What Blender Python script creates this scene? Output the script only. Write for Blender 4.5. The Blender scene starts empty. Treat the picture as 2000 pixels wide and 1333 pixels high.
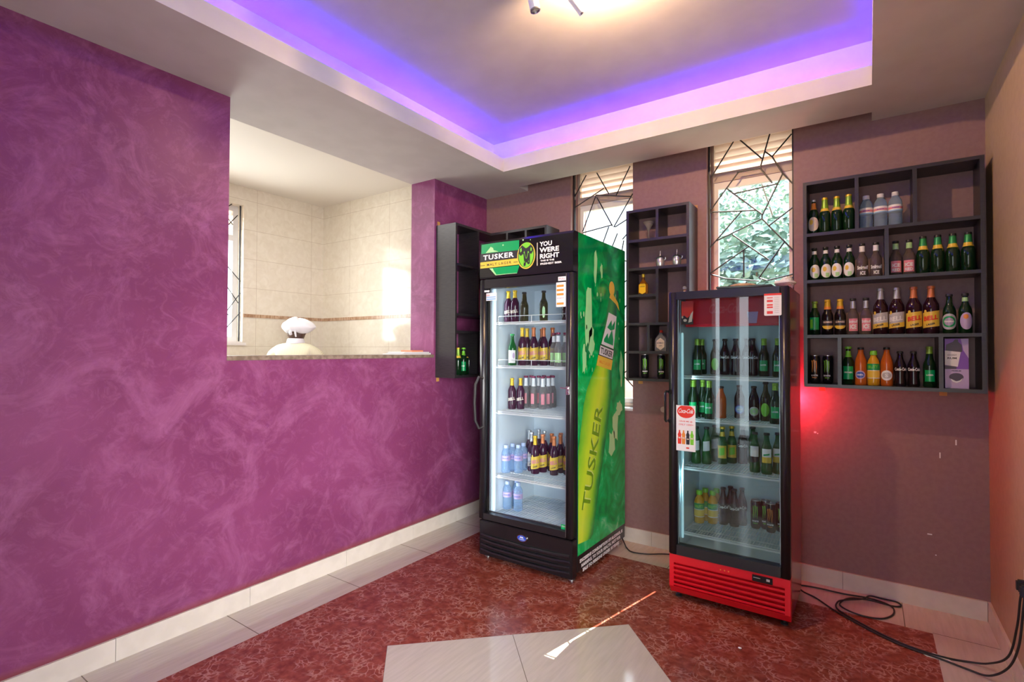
import bpy, bmesh, math, random
from mathutils import Vector, Matrix
random.seed(7)
PI = math.pi
S = bpy.context.scene
COL = S.collection

# ------------------------------------------------------------------ camera
def rot_from(yaw, pitch, roll):
    f = Vector((math.sin(yaw)*math.cos(pitch), math.cos(yaw)*math.cos(pitch), math.sin(pitch)))
    r = Vector((math.cos(yaw), -math.sin(yaw), 0)); u = r.cross(f)
    c, s = math.cos(roll), math.sin(roll)
    rr = c*r + s*u; uu = -s*r + c*u
    return Matrix((rr, uu, -f)).transposed()
cam = bpy.data.cameras.new('camera'); co = bpy.data.objects.new('camera', cam); COL.objects.link(co)
co.matrix_world = Matrix.Translation((2.7469, -3.5817, 1.38)) @ rot_from(math.radians(-34.610), math.radians(0.9817), math.radians(0.2356)).to_4x4()
cam.sensor_width = 36; cam.lens = 1008.2453*36/2000; cam.clip_start = .02; cam.clip_end = 200
S.camera = co

# ------------------------------------------------------------------ view, world, sun, daylight
S.view_settings.view_transform = 'Standard'; S.view_settings.look = 'None'
S.view_settings.exposure = 0.0; S.view_settings.gamma = 1; S.view_settings.use_curve_mapping = False
try:
    S.cycles.max_bounces = 9; S.cycles.diffuse_bounces = 5; S.cycles.glossy_bounces = 4
    S.cycles.transparent_max_bounces = 24; S.cycles.sample_clamp_indirect = 4.0
    S.cycles.caustics_reflective = False; S.cycles.caustics_refractive = False
    S.cycles.use_denoising = True
except Exception: pass
W = bpy.data.worlds.new('sky'); S.world = W; W.use_nodes = True
bg = W.node_tree.nodes['Background']; bg.inputs[0].default_value = (.84, .92, 1, 1)
_n, _l = W.node_tree.nodes, W.node_tree.links      # sky: milky at the horizon, brighter overhead
_tc = _n.new('ShaderNodeTexCoord'); _sp = _n.new('ShaderNodeSeparateXYZ'); _mr = _n.new('ShaderNodeMapRange')
for _i, _v in ((1, .30), (2, .75), (3, 2.6), (4, 11.0)): _mr.inputs[_i].default_value = _v
_l.new(_tc.outputs['Generated'], _sp.inputs[0]); _l.new(_sp.outputs[2], _mr.inputs[0]); _l.new(_mr.outputs[0], bg.inputs[1])

XR = 3.254; ZC = 2.70
def lamp(name, typ, loc, energy, color, target=None, **k):
    l = bpy.data.lights.new(name, typ); l.energy = energy; l.color = color
    for a, b in k.items(): setattr(l, a, b)
    o = bpy.data.objects.new(name, l); COL.objects.link(o); o.location = loc
    if target is not None:
        o.rotation_euler = (Vector(target)-Vector(loc)).to_track_quat('-Z', 'Y').to_euler()
    return o
lamp('sun', 'SUN', (2.5, 6, 8), 30.0, (1, .93, .82), target=(2.5-.22, 5, 8-1.45), angle=math.radians(.12))
def portal(name, loc, target, sx, sy):
    o = lamp(name, 'AREA', loc, 1, (1, 1, 1), target=target, shape='RECTANGLE', size=sx, size_y=sy)
    o.data.cycles.is_portal = True
portal('window_portal', (1.086, .27, 1.9), (1.086, -1, 1.9), .52, 1.92)
portal('window_portal', (2.118, .27, 1.9), (2.118, -1, 1.9), .52, 1.92)
portal('window_portal', (-2.6, -1.55, 2.1), (0, -1.55, 2.1), 1.3, 1.4)
# daylight of the room's glazed rear doors, behind the camera
lamp('rear_daylight', 'AREA', (2.47, -6.78, 1.30), 46, (1, .975, .95), target=(1.9, 0, 1.3), shape='RECTANGLE', size=1.3, size_y=2.4)
# daylight of the open side door in the tan wall, right of the camera
lamp('side_daylight', 'AREA', (XR+.40, -3.75, 1.25), 44, (1, .98, .96), target=(0, -.85, .85), shape='RECTANGLE', size=1.2, size_y=2.1, spread=math.radians(64))
for x_, w_ in ((.72, .12), (1.12, .18)):
    lamp('rear_daylight', 'AREA', (x_, -6.78, 1.30), 2.0, (.92, .96, 1), target=(x_+.1, 0, 1.3), shape='RECTANGLE', size=w_, size_y=2.4)
# daylight of the kitchen window and an unseen fill light under the kitchen ceiling
lamp('kitchen_daylight', 'AREA', (-2.75, -1.6, 2.2), 125, (1, .99, .96), target=(-1, -1.2, 1.8), shape='RECTANGLE', size=1.3, size_y=1.4)
lamp('kitchen_fill', 'AREA', (-1.3, -2.3, 2.97), 42, (1, .98, .94), target=(-1.3, -2.3, 0), shape='RECTANGLE', size=.9, size_y=.9)
# violet strip light lying in the ceiling cove, four runs
VIO = (.035, .0, 1)
for loc, tgt, L in (((.42, -3.2, 2.815), (.30, -3.2, 2.96), 5.2), ((1.65, -.40, 2.815), (1.65, -.28, 2.96), 2.2),
                    ((2.88, -3.2, 2.815), (3.0, -3.2, 2.96), 5.2), ((1.65, -5.99, 2.815), (1.65, -6.1, 2.96), 2.2)):
    o = lamp('cove_light', 'AREA', loc, 12*L, VIO, shape='RECTANGLE', size=L, size_y=.02)
    z = -(Vector(tgt)-Vector(loc)).normalized()
    x = Vector((0, 1, 0)) if L > 4 else Vector((1, 0, 0))
    o.rotation_euler = Matrix((x, z.cross(x), z)).transposed().to_euler()

# ------------------------------------------------------------------ materials
def nm(name):
    m = bpy.data.materials.new(name); m.use_nodes = True
    return m, m.node_tree, m.node_tree.nodes, m.node_tree.links
def setp(b, **k):
    for a, v in k.items():
        a = a.replace('_', ' ')
        for s in b.inputs:
            if s.name.lower() == a.lower(): s.default_value = v
def P(name, col, rough=.5, metal=0, emit=None, es=1, **k):
    m, t, n, l = nm(name); b = n['Principled BSDF']
    setp(b, Base_Color=(*col, 1), Roughness=rough, Metallic=metal, **k)
    if emit: setp(b, Emission_Color=(*emit, 1), Emission_Strength=es)
    return m
def noise_mat(name, c1, c2, scale=5, rough=.5, lo=.4, hi=.6, detail=4, dist=0, stretch=(1, 1, 1), bump=0, spec=.5):
    m, t, n, l = nm(name); b = n['Principled BSDF']; setp(b, Roughness=rough, Specular_IOR_Level=spec)
    tc = n.new('ShaderNodeTexCoord'); mp = n.new('ShaderNodeMapping'); mp.inputs['Scale'].default_value = stretch
    nz = n.new('ShaderNodeTexNoise'); nz.inputs['Scale'].default_value = scale; nz.inputs['Detail'].default_value = detail; nz.inputs['Distortion'].default_value = dist
    cr = n.new('ShaderNodeValToRGB'); cr.color_ramp.elements[0].position = lo; cr.color_ramp.elements[1].position = hi
    cr.color_ramp.elements[0].color = (*c1, 1); cr.color_ramp.elements[1].color = (*c2, 1)
    l.new(tc.outputs['Object'], mp.inputs[0]); l.new(mp.outputs[0], nz.inputs[0]); l.new(nz.outputs[0], cr.inputs[0]); l.new(cr.outputs[0], b.inputs['Base Color'])
    if bump:
        bp = n.new('ShaderNodeBump'); bp.inputs['Strength'].default_value = bump; bp.inputs['Distance'].default_value = .01
        l.new(nz.outputs[0], bp.inputs['Height']); l.new(bp.outputs[0], b.inputs['Normal'])
    return m
def schlick(n, l, f0):
    """the same mirror share from both sides of a thin sheet: f0 + (1 - f0) * facing^5"""
    lw = n.new('ShaderNodeLayerWeight'); lw.inputs[0].default_value = .5
    pw = n.new('ShaderNodeMath'); pw.operation = 'POWER'; pw.inputs[1].default_value = 5; l.new(lw.outputs['Facing'], pw.inputs[0])
    ma = n.new('ShaderNodeMath'); ma.operation = 'MULTIPLY_ADD'; ma.inputs[1].default_value = 1-f0; ma.inputs[2].default_value = f0; ma.use_clamp = True
    l.new(pw.outputs[0], ma.inputs[0]); return ma
def see(name, col, tcol, fac, rough=.05):
    """tinted see-through plastic or glass: a share of the surface colour over clear, with fresnel gloss"""
    m, t, n, l = nm(name); b = n['Principled BSDF']; setp(b, Base_Color=(*col, 1), Roughness=rough)
    tr = n.new('ShaderNodeBsdfTransparent'); tr.inputs[0].default_value = (*tcol, 1)
    fr = schlick(n, l, .035)
    ad = n.new('ShaderNodeMath'); ad.operation = 'ADD'; ad.inputs[1].default_value = fac; ad.use_clamp = True
    mx = n.new('ShaderNodeMixShader')
    l.new(fr.outputs[0], ad.inputs[0]); l.new(ad.outputs[0], mx.inputs[0]); l.new(tr.outputs[0], mx.inputs[1]); l.new(b.outputs[0], mx.inputs[2])
    l.new(mx.outputs[0], n['Material Output'].inputs[0])
    return m
def pane(name, tint=(.96, .98, .98), ior=1.45):
    m, t, n, l = nm(name); n.remove(n['Principled BSDF'])
    tr = n.new('ShaderNodeBsdfTransparent'); tr.inputs[0].default_value = (*tint, 1)
    gl = n.new('ShaderNodeBsdfGlossy'); gl.inputs['Roughness'].default_value = .01
    fr = schlick(n, l, ((ior-1)/(ior+1))**2); mx = n.new('ShaderNodeMixShader')
    l.new(fr.outputs[0], mx.inputs[0]); l.new(tr.outputs[0], mx.inputs[1]); l.new(gl.outputs[0], mx.inputs[2]); l.new(mx.outputs[0], n['Material Output'].inputs[0])
    return m

def purple_mat():
    m, t, n, l = nm('plum_plaster'); b = n['Principled BSDF']; setp(b, Roughness=.42, Specular_IOR_Level=.35)
    tc = n.new('ShaderNodeTexCoord')
    def nz(scale, detail, dist, rough=.55):
        q = n.new('ShaderNodeTexNoise'); q.inputs['Scale'].default_value = scale; q.inputs['Detail'].default_value = detail
        q.inputs['Distortion'].default_value = dist; q.inputs['Roughness'].default_value = rough; l.new(tc.outputs['Object'], q.inputs[0]); return q
    def ramp(src, a, b_, c1, c2):
        r = n.new('ShaderNodeValToRGB'); e = r.color_ramp.elements; e[0].position = a; e[1].position = b_; e[0].color = (*c1, 1); e[1].color = (*c2, 1); l.new(src, r.inputs[0]); return r
    big = nz(.9, 6, 1.2); mid = nz(3.0, 10, 1.2, .72); fine = nz(10, 8, 1.4, .75)
    base = ramp(big.outputs[0], .36, .66, (.160, .030, .094), (.222, .048, .136))
    m1 = ramp(mid.outputs[0], .48, .78, (0, 0, 0), (1, 1, 1)); m2 = ramp(fine.outputs[0], .50, .80, (0, 0, 0), (1, 1, 1))
    x1 = n.new('ShaderNodeMix'); x1.data_type = 'RGBA'; l.new(m1.outputs[0], x1.inputs[0]); l.new(base.outputs[0], x1.inputs[6]); x1.inputs[7].default_value = (.32, .105, .225, 1)
    md = n.new('ShaderNodeMath'); md.operation = 'MULTIPLY'; md.inputs[1].default_value = .5; l.new(m2.outputs[0], md.inputs[0])
    x2 = n.new('ShaderNodeMix'); x2.data_type = 'RGBA'; l.new(md.outputs[0], x2.inputs[0]); l.new(x1.outputs[2], x2.inputs[6]); x2.inputs[7].default_value = (.38, .145, .29, 1)
    # brick-red brush line left above the skirting
    sp = n.new('ShaderNodeSeparateXYZ'); l.new(tc.outputs['Object'], sp.inputs[0])
    mr = n.new('ShaderNodeMapRange'); mr.inputs[1].default_value = .135; mr.inputs[2].default_value = .105; mr.inputs[3].default_value = 0; mr.inputs[4].default_value = .8
    l.new(sp.outputs[2], mr.inputs[0])
    x3 = n.new('ShaderNodeMix'); x3.data_type = 'RGBA'; l.new(mr.outputs[0], x3.inputs[0]); l.new(x2.outputs[2], x3.inputs[6]); x3.inputs[7].default_value = (.20, .045, .045, 1)
    l.new(x3.outputs[2], b.inputs['Base Color'])
    bp = n.new('ShaderNodeBump'); bp.inputs['Strength'].default_value = .12; bp.inputs['Distance'].default_value = .01
    l.new(mid.outputs[0], bp.inputs['Height']); l.new(bp.outputs[0], b.inputs['Normal'])
    return m

def floor_mat():
    m, t, n, l = nm('tiled_floor'); b = n['Principled BSDF']; setp(b, Roughness=.12, Specular_IOR_Level=.5)
    tc = n.new('ShaderNodeTexCoord'); sp = n.new('ShaderNodeSeparateXYZ'); l.new(tc.outputs['Object'], sp.inputs[0])
    def M(op, a, b_=None, c=None):
        q = n.new('ShaderNodeMath'); q.operation = op
        for i, v in enumerate((a, b_, c)):
            if v is None: continue
            if isinstance(v, (int, float)): q.inputs[i].default_value = v
            else: l.new(v, q.inputs[i])
        return q.outputs[0]
    X, Y = sp.outputs[0], sp.outputs[1]
    def line(coord, period, off, w=.0022):   # 1 on a joint
        f = M('FRACT', M('DIVIDE', M('ADD', coord, off), period))
        return M('LESS_THAN', M('MULTIPLY', M('MINIMUM', f, M('SUBTRACT', 1.0, f)), period), w)
    inr = M('MULTIPLY', M('MULTIPLY', M('GREATER_THAN', X, .315), M('LESS_THAN', X, 2.998)), M('MULTIPLY', M('LESS_THAN', Y, -.312), M('GREATER_THAN', Y, -6.1)))
    a = math.radians(44.2); ca, sa = math.cos(a), math.sin(a)
    dx = M('SUBTRACT', X, 1.745); dy = M('SUBTRACT', Y, -1.085)
    U = M('ADD', M('MULTIPLY', dx, -ca), M('MULTIPLY', dy, -sa))
    V = M('ADD', M('MULTIPLY', dx, sa), M('MULTIPLY', dy, -ca))
    sq = M('MULTIPLY', M('MULTIPLY', M('GREATER_THAN', U, 0), M('LESS_THAN', U, 1.185)), M('MULTIPLY', M('GREATER_THAN', V, 0), M('LESS_THAN', V, 1.185)))
    red = M('MULTIPLY', inr, M('SUBTRACT', 1.0, sq))
    jb = M('MAXIMUM', M('MULTIPLY', M('LESS_THAN', X, .315), line(Y, .6, .40)), M('MULTIPLY', M('GREATER_THAN', Y, -.312), line(X, .6, .11)))
    jb = M('MAXIMUM', jb, M('MULTIPLY', M('GREATER_THAN', X, 2.998), line(Y, .6, .305)))
    jq = M('MULTIPLY', sq, M('MAXIMUM', line(U, .5925, 0, .0015), line(V, .5925, 0, .0015)))
    jr = M('MULTIPLY', M('MULTIPLY', red, M('MAXIMUM', line(X, .6, -.315, .001), line(Y, .6, .312, .001))), .35)
    J = M('MAXIMUM', M('MAXIMUM', jb, jq), jr)
    # pale striated tile
    mp = n.new('ShaderNodeMapping'); mp.inputs['Scale'].default_value = (60, 6, 1); mp.inputs['Rotation'].default_value = (0, 0, math.radians(12)); l.new(tc.outputs['Object'], mp.inputs[0])
    n1 = n.new('ShaderNodeTexNoise'); n1.inputs['Scale'].default_value = 1; n1.inputs['Detail'].default_value = 5; l.new(mp.outputs[0], n1.inputs[0])
    r1 = n.new('ShaderNodeValToRGB'); e = r1.color_ramp.elements; e[0].position = .3; e[1].position = .7; e[0].color = (.49, .45, .385, 1); e[1].color = (.56, .52, .45, 1); l.new(n1.outputs[0], r1.inputs[0])
    # red marble-look tile with pale crackle
    n2 = n.new('ShaderNodeTexNoise'); n2.inputs['Scale'].default_value = 11; n2.inputs['Detail'].default_value = 3; l.new(tc.outputs['Object'], n2.inputs[0])
    va = n.new('ShaderNodeVectorMath'); va.operation = 'MULTIPLY_ADD'; va.inputs[1].default_value = (.16, .16, .16); l.new(n2.outputs[1], va.inputs[0]); l.new(tc.outputs['Object'], va.inputs[2])
    vo = n.new('ShaderNodeTexVoronoi'); vo.feature = 'DISTANCE_TO_EDGE'; vo.inputs['Scale'].default_value = 25; l.new(va.outputs[0], vo.inputs[0])
    r2 = n.new('ShaderNodeValToRGB'); e = r2.color_ramp.elements; e[0].position = .0; e[1].position = .12; e[0].color = (1, 1, 1, 1); e[1].color = (0, 0, 0, 1); l.new(vo.outputs[0], r2.inputs[0])
    n3 = n.new('ShaderNodeTexNoise'); n3.inputs['Scale'].default_value = 9; n3.inputs['Detail'].default_value = 4; l.new(tc.outputs['Object'], n3.inputs[0])
    r3 = n.new('ShaderNodeValToRGB'); e = r3.color_ramp.elements; e[0].position = .40; e[1].position = .58; l.new(n3.outputs[0], r3.inputs[0])
    vf = M('MULTIPLY', M('MULTIPLY', r2.outputs[0], r3.outputs[0]), .75)
    n4 = n.new('ShaderNodeTexNoise'); n4.inputs['Scale'].default_value = 30; n4.inputs['Detail'].default_value = 6; l.new(tc.outputs['Object'], n4.inputs[0])
    r4 = n.new('ShaderNodeValToRGB'); e = r4.color_ramp.elements; e[0].position = .35; e[1].position = .68; e[0].color = (.17, .031, .018, 1); e[1].color = (.29, .072, .042, 1); l.new(n4.outputs[0], r4.inputs[0])
    x1 = n.new('ShaderNodeMix'); x1.data_type = 'RGBA'; l.new(vf, x1.inputs[0]); l.new(r4.outputs[0], x1.inputs[6]); x1.inputs[7].default_value = (.52, .28, .21, 1)
    x2 = n.new('ShaderNodeMix'); x2.data_type = 'RGBA'; l.new(red, x2.inputs[0]); l.new(r1.outputs[0], x2.inputs[6]); l.new(x1.outputs[2], x2.inputs[7])
    x3 = n.new('ShaderNodeMix'); x3.data_type = 'RGBA'; l.new(J, x3.inputs[0]); l.new(x2.outputs[2], x3.inputs[6]); x3.inputs[7].default_value = (.16, .13, .10, 1)
    l.new(x3.outputs[2], b.inputs['Base Color'])
    rr = M('ADD', M('MULTIPLY', red, .10), .09); l.new(rr, b.inputs['Roughness'])
    return m

def kitchen_tile_mat():
    m, t, n, l = nm('cream_wall_tile'); b = n['Principled BSDF']; setp(b, Roughness=.1, Specular_IOR_Level=.5)
    tc = n.new('ShaderNodeTexCoord'); sp = n.new('ShaderNodeSeparateXYZ'); l.new(tc.outputs['Object'], sp.inputs[0])
    ad = n.new('ShaderNodeMath'); ad.operation = 'ADD'; l.new(sp.outputs[0], ad.inputs[0]); l.new(sp.outputs[1], ad.inputs[1])
    cb = n.new('ShaderNodeCombineXYZ'); l.new(ad.outputs[0], cb.inputs[0])
    sb = n.new('ShaderNodeMath'); sb.operation = 'SUBTRACT'; sb.inputs[1].default_value = 1.405; l.new(sp.outputs[2], sb.inputs[0]); l.new(sb.outputs[0], cb.inputs[1])
    br = n.new('ShaderNodeTexBrick'); br.offset = 0; br.inputs['Scale'].default_value = 1; br.inputs['Brick Width'].default_value = .62; br.inputs['Row Height'].default_value = .29
    br.inputs['Mortar Size'].default_value = .0016; br.inputs['Mortar'].default_value = (.45, .37, .28, 1); l.new(cb.outputs[0], br.inputs[0])
    nz = n.new('ShaderNodeTexNoise'); nz.inputs['Scale'].default_value = 14; nz.inputs['Detail'].default_value = 8; nz.inputs['Distortion'].default_value = 1; l.new(tc.outputs['Object'], nz.inputs[0])
    cr = n.new('ShaderNodeValToRGB'); e = cr.color_ramp.elements; e[0].position = .3; e[1].position = .7; e[0].color = (.64, .58, .465, 1); e[1].color = (.71, .66, .55, 1); l.new(nz.outputs[0], cr.inputs[0])
    l.new(cr.outputs[0], br.inputs['Color1']); l.new(cr.outputs[0], br.inputs['Color2']); l.new(br.outputs[0], b.inputs['Base Color'])
    return m

def ice_mat():
    """printed photograph of green ice and splashes on the cooler's side"""
    m, t, n, l = nm('green_ice_print'); b = n['Principled BSDF']; setp(b, Roughness=.12, Specular_IOR_Level=.5)
    tc = n.new('ShaderNodeTexCoord')
    a = n.new('ShaderNodeTexNoise'); a.inputs['Scale'].default_value = 4.5; a.inputs['Detail'].default_value = 7; a.inputs['Distortion'].default_value = 2.4; l.new(tc.outputs['Object'], a.inputs[0])
    r = n.new('ShaderNodeValToRGB'); e = r.color_ramp.elements; e[0].position = .30; e[0].color = (.0, .20, .045, 1); e[1].position = .48; e[1].color = (.0, .38, .07, 1)
    q = e.new(.62); q.color = (.0, .50, .12, 1); q = e.new(.72); q.color = (.08, .62, .22, 1); q = e.new(.80); q.color = (.55, .85, .50, 1)
    sp = n.new('ShaderNodeSeparateXYZ'); l.new(tc.outputs['Object'], sp.inputs[0])
    mr = n.new('ShaderNodeMapRange'); mr.inputs[1].default_value = 1.45; mr.inputs[2].default_value = 1.0; mr.inputs[3].default_value = -.09; mr.inputs[4].default_value = .03
    l.new(sp.outputs[2], mr.inputs[0])
    ad = n.new('ShaderNodeMath'); ad.operation = 'ADD'; l.new(a.outputs[0], ad.inputs[0]); l.new(mr.outputs[0], ad.inputs[1]); l.new(ad.outputs[0], r.inputs[0])
    l.new(r.outputs[0], b.inputs['Base Color'])
    return m

def uv_ramp_mat(name, stops, rough=.12, noise=.0):
    m, t, n, l = nm(name); b = n['Principled BSDF']; setp(b, Roughness=rough)
    uv = n.new('ShaderNodeUVMap'); sp = n.new('ShaderNodeSeparateXYZ'); l.new(uv.outputs[0], sp.inputs[0])
    r = n.new('ShaderNodeValToRGB'); e = r.color_ramp.elements
    e[0].position = stops[0][0]; e[0].color = (*stops[0][1], 1); e[1].position = stops[-1][0]; e[1].color = (*stops[-1][1], 1)
    for p_, c in stops[1:-1]: q = e.new(p_); q.color = (*c, 1)
    src = sp.outputs[0]
    if noise:
        tc = n.new('ShaderNodeTexCoord'); nz = n.new('ShaderNodeTexNoise'); nz.inputs['Scale'].default_value = 7; nz.inputs['Detail'].default_value = 5; l.new(tc.outputs['Object'], nz.inputs[0])
        ma = n.new('ShaderNodeMath'); ma.operation = 'MULTIPLY_ADD'; ma.inputs[1].default_value = noise; l.new(nz.outputs[0], ma.inputs[0])
        s2 = n.new('ShaderNodeMath'); s2.operation = 'SUBTRACT'; s2.inputs[1].default_value = noise/2; l.new(sp.outputs[0], s2.inputs[0]); l.new(s2.outputs[0], ma.inputs[2]); src = ma.outputs[0]
    l.new(src, r.inputs[0]); l.new(r.outputs[0], b.inputs['Base Color'])
    return m

M = dict(
    plum=purple_mat(), floor=floor_mat(), ktile=kitchen_tile_mat(), ice=ice_mat(),
    mauve=noise_mat('mauve_wall_paint', (.235, .130, .122), (.255, .145, .136), 40, .55, bump=.03),
    tan=noise_mat('tan_wall_paint', (.40, .275, .16), (.43, .30, .18), 30, .5, bump=.03),
    soffit=noise_mat('ceiling_paint', (.56, .525, .51), (.59, .555, .54), 6, .7),
    kceil=P('kitchen_ceiling_paint', (.74, .70, .62), .6), kplain=P('kitchen_render', (.70, .66, .58), .7),
    skirting=noise_mat('skirting_tile', (.60, .555, .49), (.64, .595, .53), 12, .25),
    grout=P('grout', (.2, .17, .14), .8), sill=noise_mat('sill_stone', (.16, .115, .08), (.26, .20, .15), 30, .4),
    band=noise_mat('border_tile', (.30, .17, .09), (.48, .32, .2), 18, .25, stretch=(3, 3, 1)),
    frame=P('window_frame_taupe', (.46, .37, .31), .4), wframe=P('window_frame_white', (.75, .74, .72), .35), iron=P('grille_iron', (.018, .018, .02), .4, .3),
    reveal=P('reveal_white', (.72, .69, .66), .5), pane=pane('window_glass'),
    board=noise_mat('dark_veneer', (.018, .016, .019), (.030, .026, .029), 20, .34, stretch=(1, 1, 14)),
    black=P('black_plastic', (.012, .011, .014), .3), blackg=P('black_gloss', (.010, .010, .012), .12), rubber=P('black_rubber', (.014, .013, .015), .6),
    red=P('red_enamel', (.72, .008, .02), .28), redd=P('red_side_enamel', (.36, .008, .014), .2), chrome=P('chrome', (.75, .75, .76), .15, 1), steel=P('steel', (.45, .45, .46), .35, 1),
    liner=P('cooler_liner', (.66, .74, .80), .4), liner2=P('cooler_liner_teal', (.48, .64, .68), .4), wire=P('white_wire', (.80, .82, .83), .4), wire2=P('pale_wire', (.60, .70, .70), .4),
    door=pane('cooler_glass', (.90, .93, .94), 1.35), door2=pane('tinted_cooler_glass', (.80, .87, .88), 1.6),
    white=P('white_print', (.85, .85, .86), .4), grey=P('grey_print', (.5, .5, .52), .4), ink=P('black_print', (.02, .018, .02), .4), redp=P('red_print', (.75, .04, .02), .4), greenp=P('green_print', (.0, .33, .09), .3),
    limep=P('lime_print', (.20, .62, .04), .3), yellowp=P('yellow_print', (.80, .55, .06), .35), orangep=P('orange_print', (.80, .28, .04), .4), bluep=P('blue_print', (.02, .08, .5), .35), skyp=P('sky_print', (.25, .5, .8), .4),
    purplep=P('purple_print', (.20, .06, .42), .4), lilac=P('lilac_print', (.50, .38, .62), .4), pinkp=P('pink_print', (.75, .25, .3), .4), creamp=P('cream_print', (.75, .62, .5), .4), mint=P('mint_print', (.42, .72, .32), .3),
    tape=P('tan_tape', (.55, .28, .07), .6), tape_redlit=P('orange_tape_redlit', (.6, .10, .02), .6), paper=P('paper', (.8, .8, .8), .6), brass=P('old_brass', (.5, .38, .2), .3, .8),  # the second tape colour has the red glow mixed in
    gdark=see('dark_green_glass', (.006, .030, .010), (.10, .30, .10), .78), ggreen=see('green_glass', (.01, .13, .03), (.12, .5, .18), .62), golive=see('olive_glass', (.045, .045, .012), (.3, .3, .1), .72),
    gamber=see('brown_glass', (.030, .008, .014), (.2, .06, .05), .85), gwine=see('maroon_glass', (.055, .012, .035), (.3, .08, .15), .8), gclear=see('clear_glass', (.45, .43, .42), (.80, .78, .77), .22), gsmoke=see('smoky_clear_glass', (.22, .17, .16), (.55, .48, .46), .40),
    pet=see('clear_plastic', (.50, .66, .85), (.72, .84, .96), .25), orange=see('orange_drink', (.60, .14, .02), (.9, .4, .1), .75), yellow=see('yellow_drink', (.75, .42, .02), (.95, .7, .1), .75), cola=see('cola_drink', (.010, .006, .008), (.15, .05, .03), .93),
    gin=see('gin_glass', (.5, .5, .52), (.85, .85, .86), .3), foilg=P('lime_foil', (.26, .46, .05), .35, .4), foily=P('gold_foil', (.72, .46, .03), .35, .4), foilo=P('copper_foil', (.62, .20, .07), .35, .4), foils=P('silver_foil', (.45, .46, .48), .3, .6),
    foilgr=P('green_foil', (.03, .30, .08), .35, .3), capm=P('maroon_cap', (.25, .03, .08), .4, .3), capd=P('dark_cap', (.03, .03, .03), .4, .4), capw=P('white_cap', (.72, .72, .80), .4), capb=P('pale_blue_cap', (.5, .6, .85), .4),
    skin=P('dark_skin', (.075, .036, .022), .5), cloth=P('white_cloth', (.82, .83, .87), .8), trouser=P('black_trousers', (.03, .03, .035), .8),
    silver=P('silver_metal', (.62, .58, .56), .25, .7), bread=noise_mat('tan_bun', (.42, .28, .14), (.6, .45, .28), 20, .8), plastic_bag=noise_mat('white_bag', (.75, .75, .74), (.85, .85, .86), 12, .5, bump=.3),
    leaf=noise_mat('leaf_green', (.07, .14, .11), (.20, .31, .26), 3, .5), bark=P('bark', (.12, .08, .05), .9), grass=P('garden_ground', (.35, .36, .25), .9), pinkwall=noise_mat('pale_brick_wall', (.55, .32, .27), (.66, .42, .36), 6, .8),
    led=P('violet_strip', (.3, .1, 1), .5, emit=(.25, .05, 1), es=6), bulb=P('warm_lamp', (1, .8, .5), .5, emit=(1, .72, .38), es=6), cooltube=P('cooler_tube', (.8, .9, 1), .5, emit=(.72, .88, 1), es=.7),
)
def stripe_mat():
    m, t, n, l = nm('cream_striped_shirt'); b = n['Principled BSDF']; setp(b, Roughness=.85)
    tc = n.new('ShaderNodeTexCoord'); w = n.new('ShaderNodeTexWave'); w.inputs['Scale'].default_value = 28; w.inputs['Distortion'].default_value = .6; l.new(tc.outputs['Object'], w.inputs[0])
    r = n.new('ShaderNodeValToRGB'); r.color_ramp.elements[0].color = (.66, .64, .42, 1); r.color_ramp.elements[1].color = (.80, .79, .60, 1); l.new(w.outputs[0], r.inputs[0]); l.new(r.outputs[0], b.inputs['Base Color'])
    return m
M['shirt'] = stripe_mat()
def louvre_mat():
    m, t, n, l = nm('louvre_slat'); b = n['Principled BSDF']; setp(b, Base_Color=(.85, .76, .68, 1), Roughness=.5)
    tr = n.new('ShaderNodeBsdfTranslucent'); tr.inputs[0].default_value = (.88, .76, .66, 1); mx = n.new('ShaderNodeMixShader'); mx.inputs[0].default_value = .5
    l.new(b.outputs[0], mx.inputs[1]); l.new(tr.outputs[0], mx.inputs[2]); l.new(mx.outputs[0], n['Material Output'].inputs[0]); return m
M['louvre'] = louvre_mat()

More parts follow.
